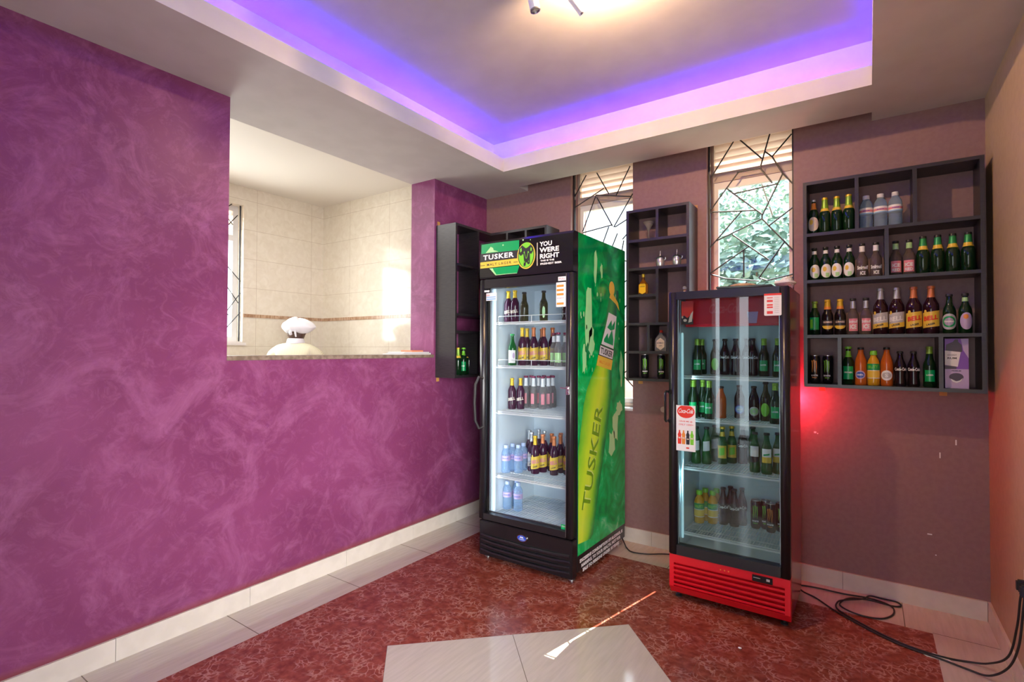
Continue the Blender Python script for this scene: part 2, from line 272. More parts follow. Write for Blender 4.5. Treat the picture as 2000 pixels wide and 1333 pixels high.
# ------------------------------------------------------------------ mesh helpers
def origin_of(o):
    v = Vector((0, 0, 0))
    while o is not None: v += o.location; o = o.parent
    return v
class MB:
    def __init__(s): s.v = []; s.f = []; s.sm = []; s.uv = None
    def add(s, v, f, smooth=False):
        k = len(s.v); s.v += [tuple(p) for p in v]; s.f += [tuple(i+k for i in q) for q in f]; s.sm += [smooth]*len(f); return s
    def box(s, x0, x1, y0, y1, z0, z1, bev=0):
        if not bev:
            return s.add([(x, y, z) for z in (z0, z1) for y in (y0, y1) for x in (x0, x1)],
                         [(0, 2, 3, 1), (4, 5, 7, 6), (0, 1, 5, 4), (2, 6, 7, 3), (0, 4, 6, 2), (1, 3, 7, 5)])
        bm = bmesh.new(); bmesh.ops.create_cube(bm, size=1)
        for v in bm.verts: v.co = ((v.co.x+.5)*(x1-x0)+x0, (v.co.y+.5)*(y1-y0)+y0, (v.co.z+.5)*(z1-z0)+z0)
        bmesh.ops.bevel(bm, geom=bm.edges[:], offset=bev, segments=2, affect='EDGES')
        bm.verts.index_update(); s.add([v.co[:] for v in bm.verts], [[v.index for v in f.verts] for f in bm.faces], True); bm.free(); return s
    def prism(s, pts, fn, d0, d1):
        """pts: 2-D outline; fn(u, v, d) -> 3-D point"""
        n = len(pts); a = [fn(u, v, d0) for u, v in pts]; b = [fn(u, v, d1) for u, v in pts]
        return s.add(a+b, [tuple(range(n)), tuple(range(2*n-1, n-1, -1))]+[(i, i+n, (i+1) % n+n, (i+1) % n) for i in range(n)])
    def lathe(s, prof, c=(0, 0, 0), seg=20, axis='Z'):
        v = []; f = []; n = len(prof)
        for r, z in prof:
            for k in range(seg):
                a = 2*PI*k/seg; p = (r*math.cos(a), r*math.sin(a), z)
                if axis == 'X': p = (z, p[0], p[1])
                if axis == 'Y': p = (p[0], z, p[1])
                v.append((p[0]+c[0], p[1]+c[1], p[2]+c[2]))
        for i in range(n-1):
            for k in range(seg): f.append((i*seg+k, i*seg+(k+1) % seg, (i+1)*seg+(k+1) % seg, (i+1)*seg+k))
        if prof[0][0] > 1e-4: f.append(tuple(range(seg-1, -1, -1)))
        if prof[-1][0] > 1e-4: f.append(tuple((n-1)*seg+k for k in range(seg)))
        return s.add(v, f, True)
    def tube(s, pts, r, seg=8, rads=None):
        pts = [Vector(p) for p in pts]; v = []; f = []; n = len(pts); prev = None
        for i, p in enumerate(pts):
            t = (pts[min(i+1, n-1)]-pts[max(i-1, 0)]).normalized()
            a = prev if prev is not None else Vector((0, 0, 1) if abs(t.z) < .9 else (1, 0, 0))
            a = (a-t*a.dot(t)).normalized(); prev = a; b = t.cross(a); rr = rads[i] if rads else r
            for k in range(seg):
                q = 2*PI*k/seg; v.append(p+a*math.cos(q)*rr+b*math.sin(q)*rr)
        for i in range(n-1):
            for k in range(seg): f.append((i*seg+k, i*seg+(k+1) % seg, (i+1)*seg+(k+1) % seg, (i+1)*seg+k))
        f += [tuple(range(seg-1, -1, -1)), tuple((n-1)*seg+k for k in range(seg))]
        return s.add(v, f, True)
    def sphere(s, c, r, seg=12, rings=8, sc=(1, 1, 1)):
        bm = bmesh.new(); bmesh.ops.create_uvsphere(bm, u_segments=seg, v_segments=rings, radius=r); bm.verts.index_update()
        s.add([(v.co.x*sc[0]+c[0], v.co.y*sc[1]+c[1], v.co.z*sc[2]+c[2]) for v in bm.verts], [[v.index for v in f.verts] for f in bm.faces], True); bm.free(); return s
    def build(s, name, mat, parent=None, world=True):
        me = bpy.data.meshes.new(name)
        o_ = origin_of(parent) if (parent is not None and world) else Vector((0, 0, 0))
        me.from_pydata([(p[0]-o_.x, p[1]-o_.y, p[2]-o_.z) for p in s.v], [], s.f)
        me.polygons.foreach_set('use_smooth', s.sm)
        if s.uv:
            ul = me.uv_layers.new(name='UVMap')
            for lp in me.loops: ul.data[lp.index].uv = s.uv[lp.vertex_index]
        bm = bmesh.new(); bm.from_mesh(me)
        if not s.uv: bmesh.ops.recalc_face_normals(bm, faces=bm.faces[:])
        if any(s.sm):
            for e in bm.edges:
                if len(e.link_faces) == 2 and e.calc_face_angle(0) > .75: e.smooth = False
        bm.to_mesh(me); bm.free(); me.update()
        me.materials.append(M[mat] if isinstance(mat, str) else mat)
        o = bpy.data.objects.new(name, me); COL.objects.link(o)
        if parent is not None: o.parent = parent
        return o
def tag(o, label=None, cat=None, group=None, kind=None):
    if label:
        o['label'] = label
        if cat and not (4 <= len(label.split()) <= 16): print('LABEL LENGTH', len(label.split()), label)
    if cat: o['category'] = cat
    if group: o['group'] = group
    if kind: o['kind'] = kind
    return o
def thing(name, loc, label, cat, group=None, rz=0):
    o = bpy.data.objects.new(name, None); COL.objects.link(o); o.location = loc; o.rotation_euler = (0, 0, rz); o.empty_display_size = .05
    return tag(o, label, cat, group)
def struct(mb, name, mat, label=None): return tag(mb.build(name, mat), label, None, None, 'structure')

_tc = {}
def glyphs(txt, bold=0.0, shear=0.0, spacing=1.0, res=2):
    k = (txt, bold, shear, spacing)
    if k in _tc: return _tc[k]
    cu = bpy.data.curves.new('t', 'FONT'); cu.body = txt; cu.offset = bold; cu.shear = shear; cu.space_character = spacing; cu.resolution_u = res
    ob = bpy.data.objects.new('t', cu); COL.objects.link(ob); dg = bpy.context.evaluated_depsgraph_get()
    me = bpy.data.meshes.new_from_object(ob.evaluated_get(dg))
    v = [(p.co.x, p.co.y) for p in me.vertices]; f = [tuple(p.vertices) for p in me.polygons]
    bpy.data.objects.remove(ob); bpy.data.curves.remove(cu); bpy.data.meshes.remove(me)
    x0 = min(p[0] for p in v); x1 = max(p[0] for p in v); y0 = min(p[1] for p in v); y1 = max(p[1] for p in v)
    _tc[k] = ([((p[0]-x0)/(x1-x0), (p[1]-y0)/(y1-y0)) for p in v], f); return _tc[k]
def text_on(mb, txt, fn, u0, v0, w, h, bold=.02, shear=0, spacing=1.0):
    """lettering fitted in the box u0..u0+w, v0..v0+h of a surface fn(u, v)"""
    v, f = glyphs(txt, bold, shear, spacing)
    mb.add([fn(u0+p[0]*w, v0+p[1]*h) for p in v], f); return mb
def poly(mb, pts, fn): return mb.add([fn(*p) for p in pts], [tuple(range(len(pts)))])
def ellipse(cx, cy, rx, ry, n=32): return [(cx+rx*math.cos(2*PI*i/n), cy+ry*math.sin(2*PI*i/n)) for i in range(n)]
def rect(u0, v0, u1, v1): return [(u0, v0), (u1, v0), (u1, v1), (u0, v1)]
def faceY(y): return lambda u, v: (u, y, v)          # a surface facing the room, toward -y
def faceX(x): return lambda u, v: (x, u, v)          # a surface facing +x; u is the y coordinate

XR = 3.254; ZC = 2.70
# ------------------------------------------------------------------ the setting
struct(MB().box(-.0, XR, -6.5, 0, -.1, 0), 'floor', 'floor')
struct(MB().box(-2.5, -.25, -3.6, .0, -.1, 0), 'floor_kitchen', 'skirting')
wl = MB()
wl.box(-.25, 0, -6.5, -2.213, 0, 3.1).box(-.25, 0, -2.213, -.66, 0, 1.318).box(-.25, 0, -.66, 0, 0, 3.1)
struct(wl, 'wall_left', 'plum', 'plum polished plaster wall with a serving hatch')
struct(MB().box(-.262, .006, -2.213, -.66, 1.318, 1.342, .003), 'trim_1', 'sill')
def holed_wall(x0, x1, y0, y1, z0, z1, holes, mb):
    xs = x0
    for a, b, c, d in holes:
        mb.box(xs, a, y0, y1, z0, z1).box(a, b, y0, y1, z0, c).box(a, b, y0, y1, d, z1); xs = b
    mb.box(xs, x1, y0, y1, z0, z1)
holes = [(.831, 1.341, .953, 2.86), (1.860, 2.375, .953, 2.86)]
mb = MB(); holed_wall(-.25, 3.5, 0, .27, 0, 3.1, holes, mb); struct(mb, 'wall_back', 'mauve', 'mauve brown wall with two tall barred windows')
struct(MB().box(XR, XR+.25, -3.0, 0, 0, 3.1).box(XR, XR+.25, -4.6, -3.0, 2.25, 3.1).box(XR, XR+.25, -6.5, -4.6, 0, 3.1), 'wall_right', 'tan', 'tan painted wall')
tag(MB().box(XR+.10, XR+.16, -4.6, -4.54, 0, 2.25).box(XR+.10, XR+.16, -3.06, -3.0, 0, 2.25).box(XR+.10, XR+.16, -4.54, -3.06, 2.19, 2.25).build('door_3', 'frame'), kind='structure')
mb = MB(); holed_wall(-.25, XR+.25, -6.75, -6.5, 0, 3.1, [(.66, .78, .02, 2.5), (1.03, 1.21, .02, 2.5), (1.82, 3.12, .02, 2.5)], mb)
struct(mb, 'wall_front', 'mauve')
# rear glazed doors, seen only as reflections
for k, (a, b) in enumerate(((1.82, 2.47), (2.47, 3.12))):
    d = MB().box(a, a+.06, -6.65, -6.6, 0, 2.5).box(b-.06, b, -6.65, -6.6, 0, 2.5).box(a+.06, b-.06, -6.65, -6.6, 2.42, 2.5).box(a+.06, b-.06, -6.65, -6.6, 0, .1).build('door_%d' % (k+1), 'frame'); tag(d, kind='structure')
    MB().box(a+.06, b-.06, -6.63, -6.62, .1, 2.42).build('pane', 'pane', d)
# kitchen shell
mb = MB(); mb.box(-2.58, -.25, 0, .25, 0, 3.1); struct(mb, 'wall_kitchen_back', 'ktile', 'cream tiled kitchen wall')
KW = (-2.05, -.905, 1.44, 2.80)
mb = MB(); mb.box(-2.58, -2.33, -3.6, KW[0], 0, 3.1).box(-2.58, -2.33, KW[1], 0, 0, 3.1).box(-2.58, -2.33, KW[0], KW[1], 0, KW[2]).box(-2.58, -2.33, KW[0], KW[1], KW[3], 3.1)
struct(mb, 'wall_kitchen_left', 'ktile', 'cream tiled kitchen wall with a window')
struct(MB().box(-2.58, -.25, -3.75, -3.6, 0, 3.1), 'wall_kitchen_front', 'kplain')
struct(MB().box(-2.58, -.25, -3.75, .0, 2.985, 3.1), 'ceiling_kitchen', 'kceil', 'white kitchen ceiling')
mb = MB(); mb.box(-2.328, -.25, -.008, 0, 1.692, 1.725).box(-2.33, -2.322, KW[1]+.005, -.008, 1.692, 1.725); struct(mb, 'trim_2', 'band')
mb = MB(); mb.box(-2.33, -2.315, KW[0]-.02, KW[1]+.03, KW[2]-.025, KW[2]).box(-2.55, -2.33, KW[0], KW[1], KW[2]-.0, KW[2]+.012); struct(mb, 'trim_3', 'reveal')

# ceiling: dropped border with a curtain slot, cove and raised centre
mb = MB()
Y0, Y1, X0, X1 = -.49, -5.9, .53, 2.77
mb.box(0, X0, -6.5, -.13, ZC, 2.80).box(X1, XR, -6.5, -.13, ZC, 2.80)
mb.box(X0, X1, Y0, -.13, ZC, 2.80).box(X0, X1, -6.5, Y1, ZC, 2.80)
mb.box(0, .43, -.13, 0, ZC, 2.80).box(2.772, XR, -.13, 0, ZC, 2.80)
mb.box(-.25, 0, -2.213, -.66, ZC, 3.1)
mb.box(0, .32, -6.5, 0, 2.80, 3.0).box(2.98, XR, -6.5, 0, 2.80, 3.0).box(.32, 2.98, -.33, -.13, 2.80, 3.0).box(.32, 2.98, -6.5, -6.07, 2.80, 3.0)
mb.box(.32, 2.98, -.13, 0, 2.88, 3.0)
mb.box(0, XR, -6.5, 0, 3.0, 3.1)
struct(mb, 'ceiling', 'soffit', 'pale grey ceiling with a dropped border and lit cove')
for bx_, lb_ in (((.50, .51, -5.85, -.46), 'violet strip light in the ceiling cove along the plum wall'), ((.52, 2.78, -.47, -.46), 'violet strip light in the ceiling cove along the window wall'), ((2.79, 2.80, -5.85, -.46), 'violet strip light in the ceiling cove along the tan wall')):
    tag(MB().box(*bx_, 2.801, 2.807).build('light_strip', 'led'), lb_, 'light strip', 'violet cove light strips')
# skirting tiles with grout gaps
def skirt(name, segs):
    mb = MB()
    for b in segs: mb.box(*b)
    struct(mb, name, 'skirting')
segs = []; y = -.012
cuts = [-.012, -.40, -.875, -1.46, -2.08, -2.68, -3.28, -3.88, -4.48, -5.08, -5.68, -6.28, -6.5]
for a, b in zip(cuts, cuts[1:]): segs.append((0, .012, b+.001, a-.001, 0, .10))
skirt('baseboard_left', segs)
xs = [.001, .40, 1.00, 1.483, 2.0, 2.617, 3.241]
skirt('baseboard_back', [(a+.001, b-.001, -.012, 0, 0, .10) for a, b in zip(xs, xs[1:])])
skirt('baseboard_right', [(XR-.012, XR, -.6*(k+1)+.001, -.6*k-.001, 0, .10) for k in range(5)]+[(XR-.012, XR, -5.2-.6*k, -4.601-.6*k, 0, .10) for k in range(3)])

# windows
def louvre_window(idx, x0, x1):
    y0, y1 = .12, .17; z0, z1 = .953, 2.86; w = .018
    mb = MB().box(x0, x0+w, y0, y1, z0, z1).box(x1-w, x1, y0, y1, z0, z1).box(x0+w, x1-w, y0, y1, z0, z0+.03).box(x0+w, x1-w, y0, y1, z1-.03, z1).box(x0+w, x1-w, y0, y1, 2.535, 2.60)
    wo = mb.build('window_%d' % idx, 'frame'); tag(wo, kind='structure')
    sw = .027
    a, b = x0+w, x1-w
    s = MB().box(a, a+sw, y0+.01, y1-.01, z0+.03, 2.535).box(b-.022, b, y0+.01, y1-.01, z0+.03, 2.535).box(a+sw, b-.022, y0+.01, y1-.01, 2.49, 2.535).box(a+sw, b-.022, y0+.01, y1-.01, z0+.03, z0+.065).build('sash', 'wframe', wo)
    MB().box(a+sw, b-.022, y0+.028, y0+.032, z0+.065, 2.49).build('pane', 'pane', s)
    for k in range(5):
        z = 2.612+k*.047
        MB().prism([(0, 0), (.004, 0), (.034, .043), (.030, .045)], lambda u, v, d, z=z: (d, y0+.045-u, z+v), a, b).build('louvre', 'louvre', wo)
    MB().box(x0-.0, x1+.0, -.004, .12, z0-.012, z0+.003).build('window_sill', 'reveal', wo)
    return wo
louvre_window(1, .831, 1.341); louvre_window(2, 1.860, 2.375)
G2 = [(1.88,2.56,2.02,2.77),(2.06,2.77,2.19,2.62),(2.24,2.78,2.18,2.56),(2.21,2.66,2.25,2.62),(2.25,2.62,2.36,2.74),(2.25,2.62,2.31,2.5),(2.31,2.5,2.37,2.42),(2.18,2.56,2.25,2.45),(2.04,2.56,2.18,2.56),(2.05,2.56,1.87,2.33),(2.31,2.5,2.19,2.25),(2.02,2.42,2.28,2.44),(1.98,2.46,2.03,2.41),(2.03,2.41,2.19,2.26),(1.86,2.32,2.16,2.29),(2.07,2.3,1.87,2.08),(2.19,2.26,2.19,2.23),(2.19,2.23,1.91,2.12),(2.19,2.23,2.38,2.0),(2.37,2.28,2.23,2.18),(2.01,2.15,2.23,1.96),(2.11,2.06,1.86,1.9),(1.86,1.9,1.97,1.86),(2.08,2.04,2.08,1.86),(2.32,2.07,2.17,1.85),(2.37,1.86,2.22,1.83),(2.38,1.85,2.34,1.81),
      (1.97,1.86,2.17,1.83),(2.17,1.85,2.22,1.83),(1.86,1.62,2.1,1.83),(2.05,1.78,2.37,1.6),(1.86,1.5,2.2,1.69),(2.0,1.58,2.25,1.3),(2.12,1.45,2.37,1.5),(1.86,1.22,2.12,1.45),(2.2,1.35,2.37,1.1),(1.95,1.3,2.05,1.0),(2.05,1.1,2.3,1.2)]
G1 = [(.83,2.59,.94,2.75),(.84,2.51,1.09,2.62),(1.03,2.75,1.13,2.57),(1.3,2.75,1.19,2.55),(1.02,2.58,1.31,2.52),(1.02,2.57,.91,2.31),(1.03,2.56,1.16,2.32),(1.32,2.54,1.17,2.31),(.91,2.3,1.16,2.33),(1.18,2.31,1.33,2.38),(1.13,2.32,1.07,2.17),(1.2,2.26,1.13,2.1),(1.25,2.2,1.22,2.04),(1.24,2.21,1.33,2.3),
      (.83,2.2,1.34,2.02),(1.34,1.95,1.22,1.86),(1.22,1.86,1.12,2.08),(1.34,1.80,1.26,1.70),(1.22,1.86,1.26,1.70),(1.34,1.62,1.2,1.5),(1.26,1.70,1.2,1.5),(1.34,1.42,1.22,1.33),(1.2,1.5,1.22,1.33),(1.34,1.28,1.24,1.2),(1.22,1.33,1.24,1.2),(1.34,1.1,1.24,1.2),(1.2,1.0,1.24,1.2),(.83,1.9,1.22,1.86),(.83,1.6,1.2,1.5),(.83,1.3,1.22,1.33),(1.0,1.3,1.05,.96)]
def grille(segs, x0, x1, label):
    o = MB()
    for a, b, c, d in segs:
        o.tube([(max(x0+.004, min(x1-.004, a)), .05, b), (max(x0+.004, min(x1-.004, c)),  .05, d)], .0046, 6)
    g = o.build('window_grille', 'iron'); tag(g, label, 'window grille', 'iron window grilles')
    MB().box(x0+.0005, x0+.012, .04, .062, .96, 2.86).box(x1-.012, x1-.0005, .04, .062, .96, 2.86).build('side_bar', 'iron', g)
grille(G1, .831, 1.341, 'black iron grille of crossing bars, window behind the green-sided cooler')
grille(G2, 1.860, 2.375, 'black iron grille of crossing bars, window above the red cooler')
# kitchen window
a, b, c, d = KW
wo = MB().box(-2.50, -2.44, a, a+.05, c+.012, d).box(-2.50, -2.44, b-.05, b, c+.012, d).box(-2.50, -2.44, a+.05, b-.05, c+.012, c+.06).box(-2.50, -2.44, a+.05, b-.05, d-.05, d).box(-2.50, -2.44, a+.05, b-.05, 2.45, 2.51).box(-2.50, -2.44, -1.50, -1.45, c+.06, 2.45).build('window_3', 'wframe'); tag(wo, kind='structure')
MB().box(-2.472, -2.468, a+.05, b-.05, c+.06, 2.45).build('pane', 'pane', wo)
for k in range(5): MB().prism([(0, 0), (.004, 0), (.034, .043), (.030, .045)], lambda u, v, dd, z=2.515+k*.047: (-2.455-u, dd, z+v), a+.05, b-.05).build('louvre', 'louvre', wo)
o = MB(); r_ = random.Random(3)
for k in range(22):
    yy = a+.05+(b-a-.1)*r_.random(); zz = c+.05+(d-c-.1)*r_.random(); an = r_.choice((.9, -.8, .5, -1.2, 2.2)); L = .25+.3*r_.random()
    p = [(-2.38, max(a, min(b, yy+s*math.cos(an)*L/2)), max(c, min(d, zz+s*math.sin(an)*L/2))) for s in (-1, 1)]
    o.tube(p, .0045, 6)
o.tube([(-2.38, b-.01, c), (-2.38, b-.01, d)], .007, 6)
tag(o.build('window_grille', 'iron'), 'black iron grille of crossing bars on the kitchen window', 'window grille', 'iron window grilles')

# ------------------------------------------------------------------ outside
struct(MB().box(-14, 16, .5, 40, -.35, -.25), 'ground', 'grass')
tag(MB().box(-3.0, 1.15, 2.6, 2.8, -.25, 1.75).build('garden_wall', 'pinkwall'), 'pale pinkish garden wall seen through the window behind the green-sided cooler', 'wall')
def bush(x, y, h, w, n, seed, label, name='garden_bush'):
    r = random.Random(seed); root = thing(name, (x, y, -.25), label, 'bush' if name == 'garden_bush' else 'tree', 'plants outside the windows')
    lf = MB()
    for k in range(n):
        th = r.random()*2*PI; ph = math.acos(2*r.random()-1); rr = (.55+.45*r.random())
        z0 = .55*h if name == 'garden_bush' else .7*h; zr = .45*h if name == 'garden_bush' else .32*h
        c = Vector((x+w*rr*math.sin(ph)*math.cos(th), y+w*rr*math.sin(ph)*math.sin(th), -.25+z0+zr*rr*math.cos(ph)))
        s = .05+.06*r.random(); q = Matrix.Rotation(r.random()*PI, 3, 'X') @ Matrix.Rotation(r.random()*2*PI, 3, 'Z')
        lf.add([c+q @ Vector(p)*s for p in ((-1, 0, 0), (0, -.45, .1), (1, 0, 0), (0, .45, .1))], [(0, 1, 2, 3)])
    lf.build('foliage', 'leaf', root)
    st = MB()
    for k in range(4):
        a_ = k*1.6; st.tube([(x, y, -.25), (x+.1*w*math.cos(a_), y+.1*w*math.sin(a_), -.25+.4*h), (x+.5*w*math.cos(a_), y+.5*w*math.sin(a_), -.25+.75*h)], .03, 6, [.05, .035, .012])
    st.build('stem', 'bark', root)
bush(1.55, 4.0, 3.5, .9, 3800, 1, 'tall loose green bush left in the view through the right window')
bush(-.2, 8.0, 5.0, 1.6, 3000, 2, 'distant bush furthest left beyond the right window')
bush(3.0, 6.3, 4.2, 1.1, 3200, 3, 'low green bush right in the view through the right window')
bush(1.2, 13.5, 9.5, 2.4, 3600, 4, 'tall tree standing beyond the bushes outside the window', 'garden_tree')

# ------------------------------------------------------------------ wall shelves
T = .018; DP = .2
def shelf_unit(name, x0, x1, z0, z1, rows, divs, label, cat):
    """open-backed box shelf on the back wall; rows: (z, xa, xb); divs: (x, za, zb)"""
    root = thing(name, (x0, -.1, z0), label, cat, 'dark wall shelf units')
    y0, y1 = -DP, -.002
    MB().box(x0, x0+T, y0, y1, z0, z1).build('side_panel', 'board', root); MB().box(x1-T, x1, y0, y1, z0, z1).build('side_panel', 'board', root)
    MB().box(x0+T, x1-T, y0, y1, z1-T, z1).build('top_panel', 'board', root); MB().box(x0+T, x1-T, y0, y1, z0, z0+T).build('bottom_panel', 'board', root)
    for z, a_, b_ in rows: MB().box(a_, b_, y0+.001, y1, z-T, z).build('shelf_board', 'board', root)
    for x, a_, b_ in divs: MB().box(x-T/2, x+T/2, y0+.001, y1, a_, b_).build('divider', 'board', root)
    return root
RX0, RX1, RZ0, RZ1 = 2.443, 3.222, 1.176, 2.348
RB = (2.052, 1.785, 1.472); RBOT = RZ0+T
shelf_unit('wall_shelf', RX0, RX1, RZ0, RZ1, [(z, RX0+T, RX1-T) for z in RB],
           [(2.70, RB[0], RZ1-T), (2.951, RB[0], RZ1-T), (2.831, RB[1], RB[0]-T), (2.616, RBOT, RB[2]-T), (3.050, RBOT, RB[2]-T)],
           'widest dark shelf unit, four rows of bottles, right of the red cooler', 'wall shelf')
MX0, MX1, MZ0, MZ1 = 1.371, 1.800, 1.172, 2.345
MBZ = (2.139, 1.944, 1.762, 1.568, 1.376)
shelf_unit('wall_shelf', MX0, MX1, MZ0, MZ1, [(MBZ[0], MX0+T, MX1-T), (MBZ[1], MX0+T, MX1-T), (MBZ[2], MX0+T, 1.588-T/2), (MBZ[3], MX0+T, MX1-T), (MBZ[4], MX0+T, MX1-T)],
           [(1.588, MBZ[0], MZ1-T), (1.588, MBZ[3], MBZ[1]-T), (1.528, MBZ[4], MBZ[3]-T), (1.663, MBZ[4], MBZ[3]-T)],
           'narrow tall dark shelf unit hanging between the two windows', 'wall shelf')
# corner unit wrapping from the plum wall to the back wall
root = thing('wall_shelf', (.1, -.3, 1.165), 'dark shelf unit wrapped around the corner behind the green-sided cooler', 'wall shelf', 'dark wall shelf units')
LZ0, LZ1 = 1.165, 2.338; LB = (2.035, 1.655, 1.525)
MB().box(.002, DP, -.642, -.642+T, LZ0, LZ1).build('side_panel', 'board', root)
MB().prism([(.002, -.624), (DP, -.624), (DP, -DP), (.73, -DP), (.73, -.002), (.002, -.002)], lambda u, v, d: (u, v, d), LZ1-T, LZ1).build('top_panel', 'board', root)
MB().prism([(.002, -.624), (DP, -.624), (DP, -DP), (.712, -DP), (.712, -.002), (.002, -.002)], lambda u, v, d: (u, v, d), LZ0, LZ0+T).build('bottom_panel', 'board', root)
MB().box(.712, .73, -DP, -.002, LZ0, LZ1-T).build('side_panel', 'board', root)
for z in LB: MB().prism([(.002, -.624), (DP-.001, -.624), (DP-.001, -DP+.001), (.712, -DP+.001), (.712, -.002), (.002, -.002)], lambda u, v, d: (u, v, d), z-T, z).build('shelf_board', 'board', root)
for za, zb in ((LZ0+T, LB[2]-T), (LB[1], LB[0]-T), (LB[0], LZ1-T)):
    MB().box(.002, DP-.001, -.375, -.357, za, zb).build('divider', 'board', root)
for x in (.35, .53): MB().box(x, x+T, -DP+.001, -.002, LB[0], LZ1-T).build('divider', 'board', root)
r_ = random.Random(5)
for k in range(9):      # cover caps of the fixing screws
    pass
# tape tabs holding the units
def tab(x, z, lab, mat='tape', w=.032, h=.030): tag(MB().box(x-w/2, x+w/2, -.003, -.0005, z-h/2, z+h/2).build('tape_tab', mat), lab, 'tape', 'tape tabs at the shelf units')
tab(1.786, 2.353, 'tan tape tab above the top right corner of the narrow shelf unit', w=.03)
tab(1.400, 1.155, 'tan tape tab below the narrow shelf unit'); tab(2.520, 1.159, 'orange tape tab with painted red glow under left end of the widest shelf unit', 'tape_redlit'); tab(3.075, 1.159, 'tan tape tab under right part of the widest shelf unit')  # orange tab carries the cooler's red glow in its colour
for z, lab in ((2.36, 'tan tape tab above the corner shelf unit on the plum wall'), (1.149, 'tan tape tab below the corner shelf unit on the plum wall')):
    tag(MB().box(.0005, .003, -.63, -.60, z-.016, z+.014).build('tape_tab', 'tape'), lab, 'tape', 'tape tabs at the shelf units')
# chips in the paint
mb = MB()
for x, z, w, h in ((3.125, .90, .006, .028), (3.059, .825, .005, .030), (3.013, .396, .02, .006), (3.038, .29, .006, .005), (2.482, .894, .012, .010), (2.495, .888, .006, .006)):
    mb.box(x-w/2, x+w/2, -.0012, 0, z-h/2, z+h/2)
tag(mb.build('wall_chips', 'paper'), kind='stuff', label='small white chips in the mauve wall paint', cat='paint chip')
ou = tag(MB().box(1.524, 1.586, -.004, -.0005, .935, .998, .001).build('wall_outlet', 'mauve'), 'small mauve painted round-holed outlet plate left of the red cooler', 'outlet')
MB().lathe([(.017, -.009), (.020, -.009), (.020, -.004), (.017, -.004)], (1.566, 0, .967), 20, 'Y').build('ring', 'frame', ou)

# ------------------------------------------------------------------ green-sided cooler (black front)
TX0, TX1, TYF, TYB = .608, 1.310, -.865, -.072
tf = thing('drinks_cooler', ((TX0+TX1)/2, -.45, 0), 'black glass-door drinks cooler with green printed side and beer header', 'drinks cooler')
yb = -.80
mb = MB().box(TX0, .66, yb, TYB, .05, 2.095).box(1.26, TX1-.002, yb, TYB, .05, 2.095).box(.66, 1.26, -.255, TYB, .05, 2.095).box(.66, 1.26, yb, -.255, .05, .262).box(.66, 1.26, yb, -.255, 1.83, 2.095)
mb.build('cabinet', 'black', tf)
mb = MB().box(.66, .664, yb, -.265, .262, 1.83).box(1.256, 1.26, yb, -.265, .262, 1.83).box(.66, 1.26, -.265, -.255, .262, 1.83).box(.664, 1.256, yb, -.265, .262, .266).box(.664, 1.256, yb, -.265, 1.826, 1.83)
ln = mb.build('liner', 'liner', tf)
MB().box(1.05, 1.24, -.2665, -.265, .33, .50).box(1.06, 1.23, -.268, -.2665, .345, .485).build('air_duct_cover', 'liner', ln)
MB().box(.668, .682, -.795, -.775, .30, 1.80, .003).build('light_tube', 'cooltube', tf)
lamp('cooler_light', 'AREA', (.70, -.775, 1.05), 2.2, (.82, .92, 1), target=(1.1, -.45, 1.05), shape='RECTANGLE', size=.02, size_y=1.45)
# header with rounded front edge
pr = [(yb, 1.852), (TYF+.004, 1.852), (TYF, 1.862), (TYF-.004, 1.97), (TYF, 2.08), (TYF+.012, 2.095), (yb, 2.095)]
hd = MB().prism(pr, lambda u, v, d: (d, u, v), TX0, TX1).build('header', 'blackg', tf)
def hf(dy):
    def fn(u, v):
        t = (v-1.97)/.11; return (u, TYF-.004+.004*t*t-dy, v)
    return fn
mb = MB(); poly(mb, [(.622, 2.02), (.76, 2.016), (.925, 2.014), (.925, 2.078), (.80, 2.082), (.622, 2.082)], hf(.0006)); poly(mb, [(.69, 1.918), (.93, 1.918), (.91, 1.868), (.745, 1.868), (.722, 1.90)], hf(.0006))
mb.build('green_splash', 'greenp', hd)
mb = MB(); poly(mb, [(.66, 2.022), (.70, 2.06), (.72, 2.05), (.725, 2.035), (.765, 2.022)], hf(.0012)); poly(mb, ellipse(.80, 2.06, .006, .006, 10), hf(.0012)); poly(mb, ellipse(.955, 2.075, .005, .005, 10), hf(.0012)); poly(mb, ellipse(1.01, 2.07, .003, .003, 10), hf(.0012)); poly(mb, [(.69, 1.918), (.74, 1.868), (.91, 1.868), (.91, 1.871), (.748, 1.872), (.726, 1.90), (.72, 1.915)], hf(.0012))
mb.build('splash_highlights', 'mint', hd)
mb = MB(); poly(mb, [(.616, 1.922), (.93, 1.922), (.93, 1.963), (.616, 1.963)], hf(.0012)); poly(mb, ellipse(.981, 1.973, .068, .084), hf(.0018)); mb.build('gold_band', 'yellowp', hd)
mb = MB(); poly(mb, ellipse(.981, 1.974, .061, .077), hf(.0024)); poly(mb, rect(.618, 1.938, .655, 1.942), hf(.0018)); poly(mb, rect(.885, 1.938, .918, 1.942), hf(.0018)); text_on(mb, 'MALT LAGER', hf(.0018), .672, 1.933, .195, .017, .01, 0, 1.3); poly(mb, [(.616, 1.964), (.93, 1.966), (.93, 2.015), (.616, 2.02)], hf(.0010)); mb.build('black_print', 'ink', hd)
mb = MB(); poly(mb, ellipse(.981, 1.978, .056, .079), hf(.003)); mb.build('logo_ground', 'limep', hd)
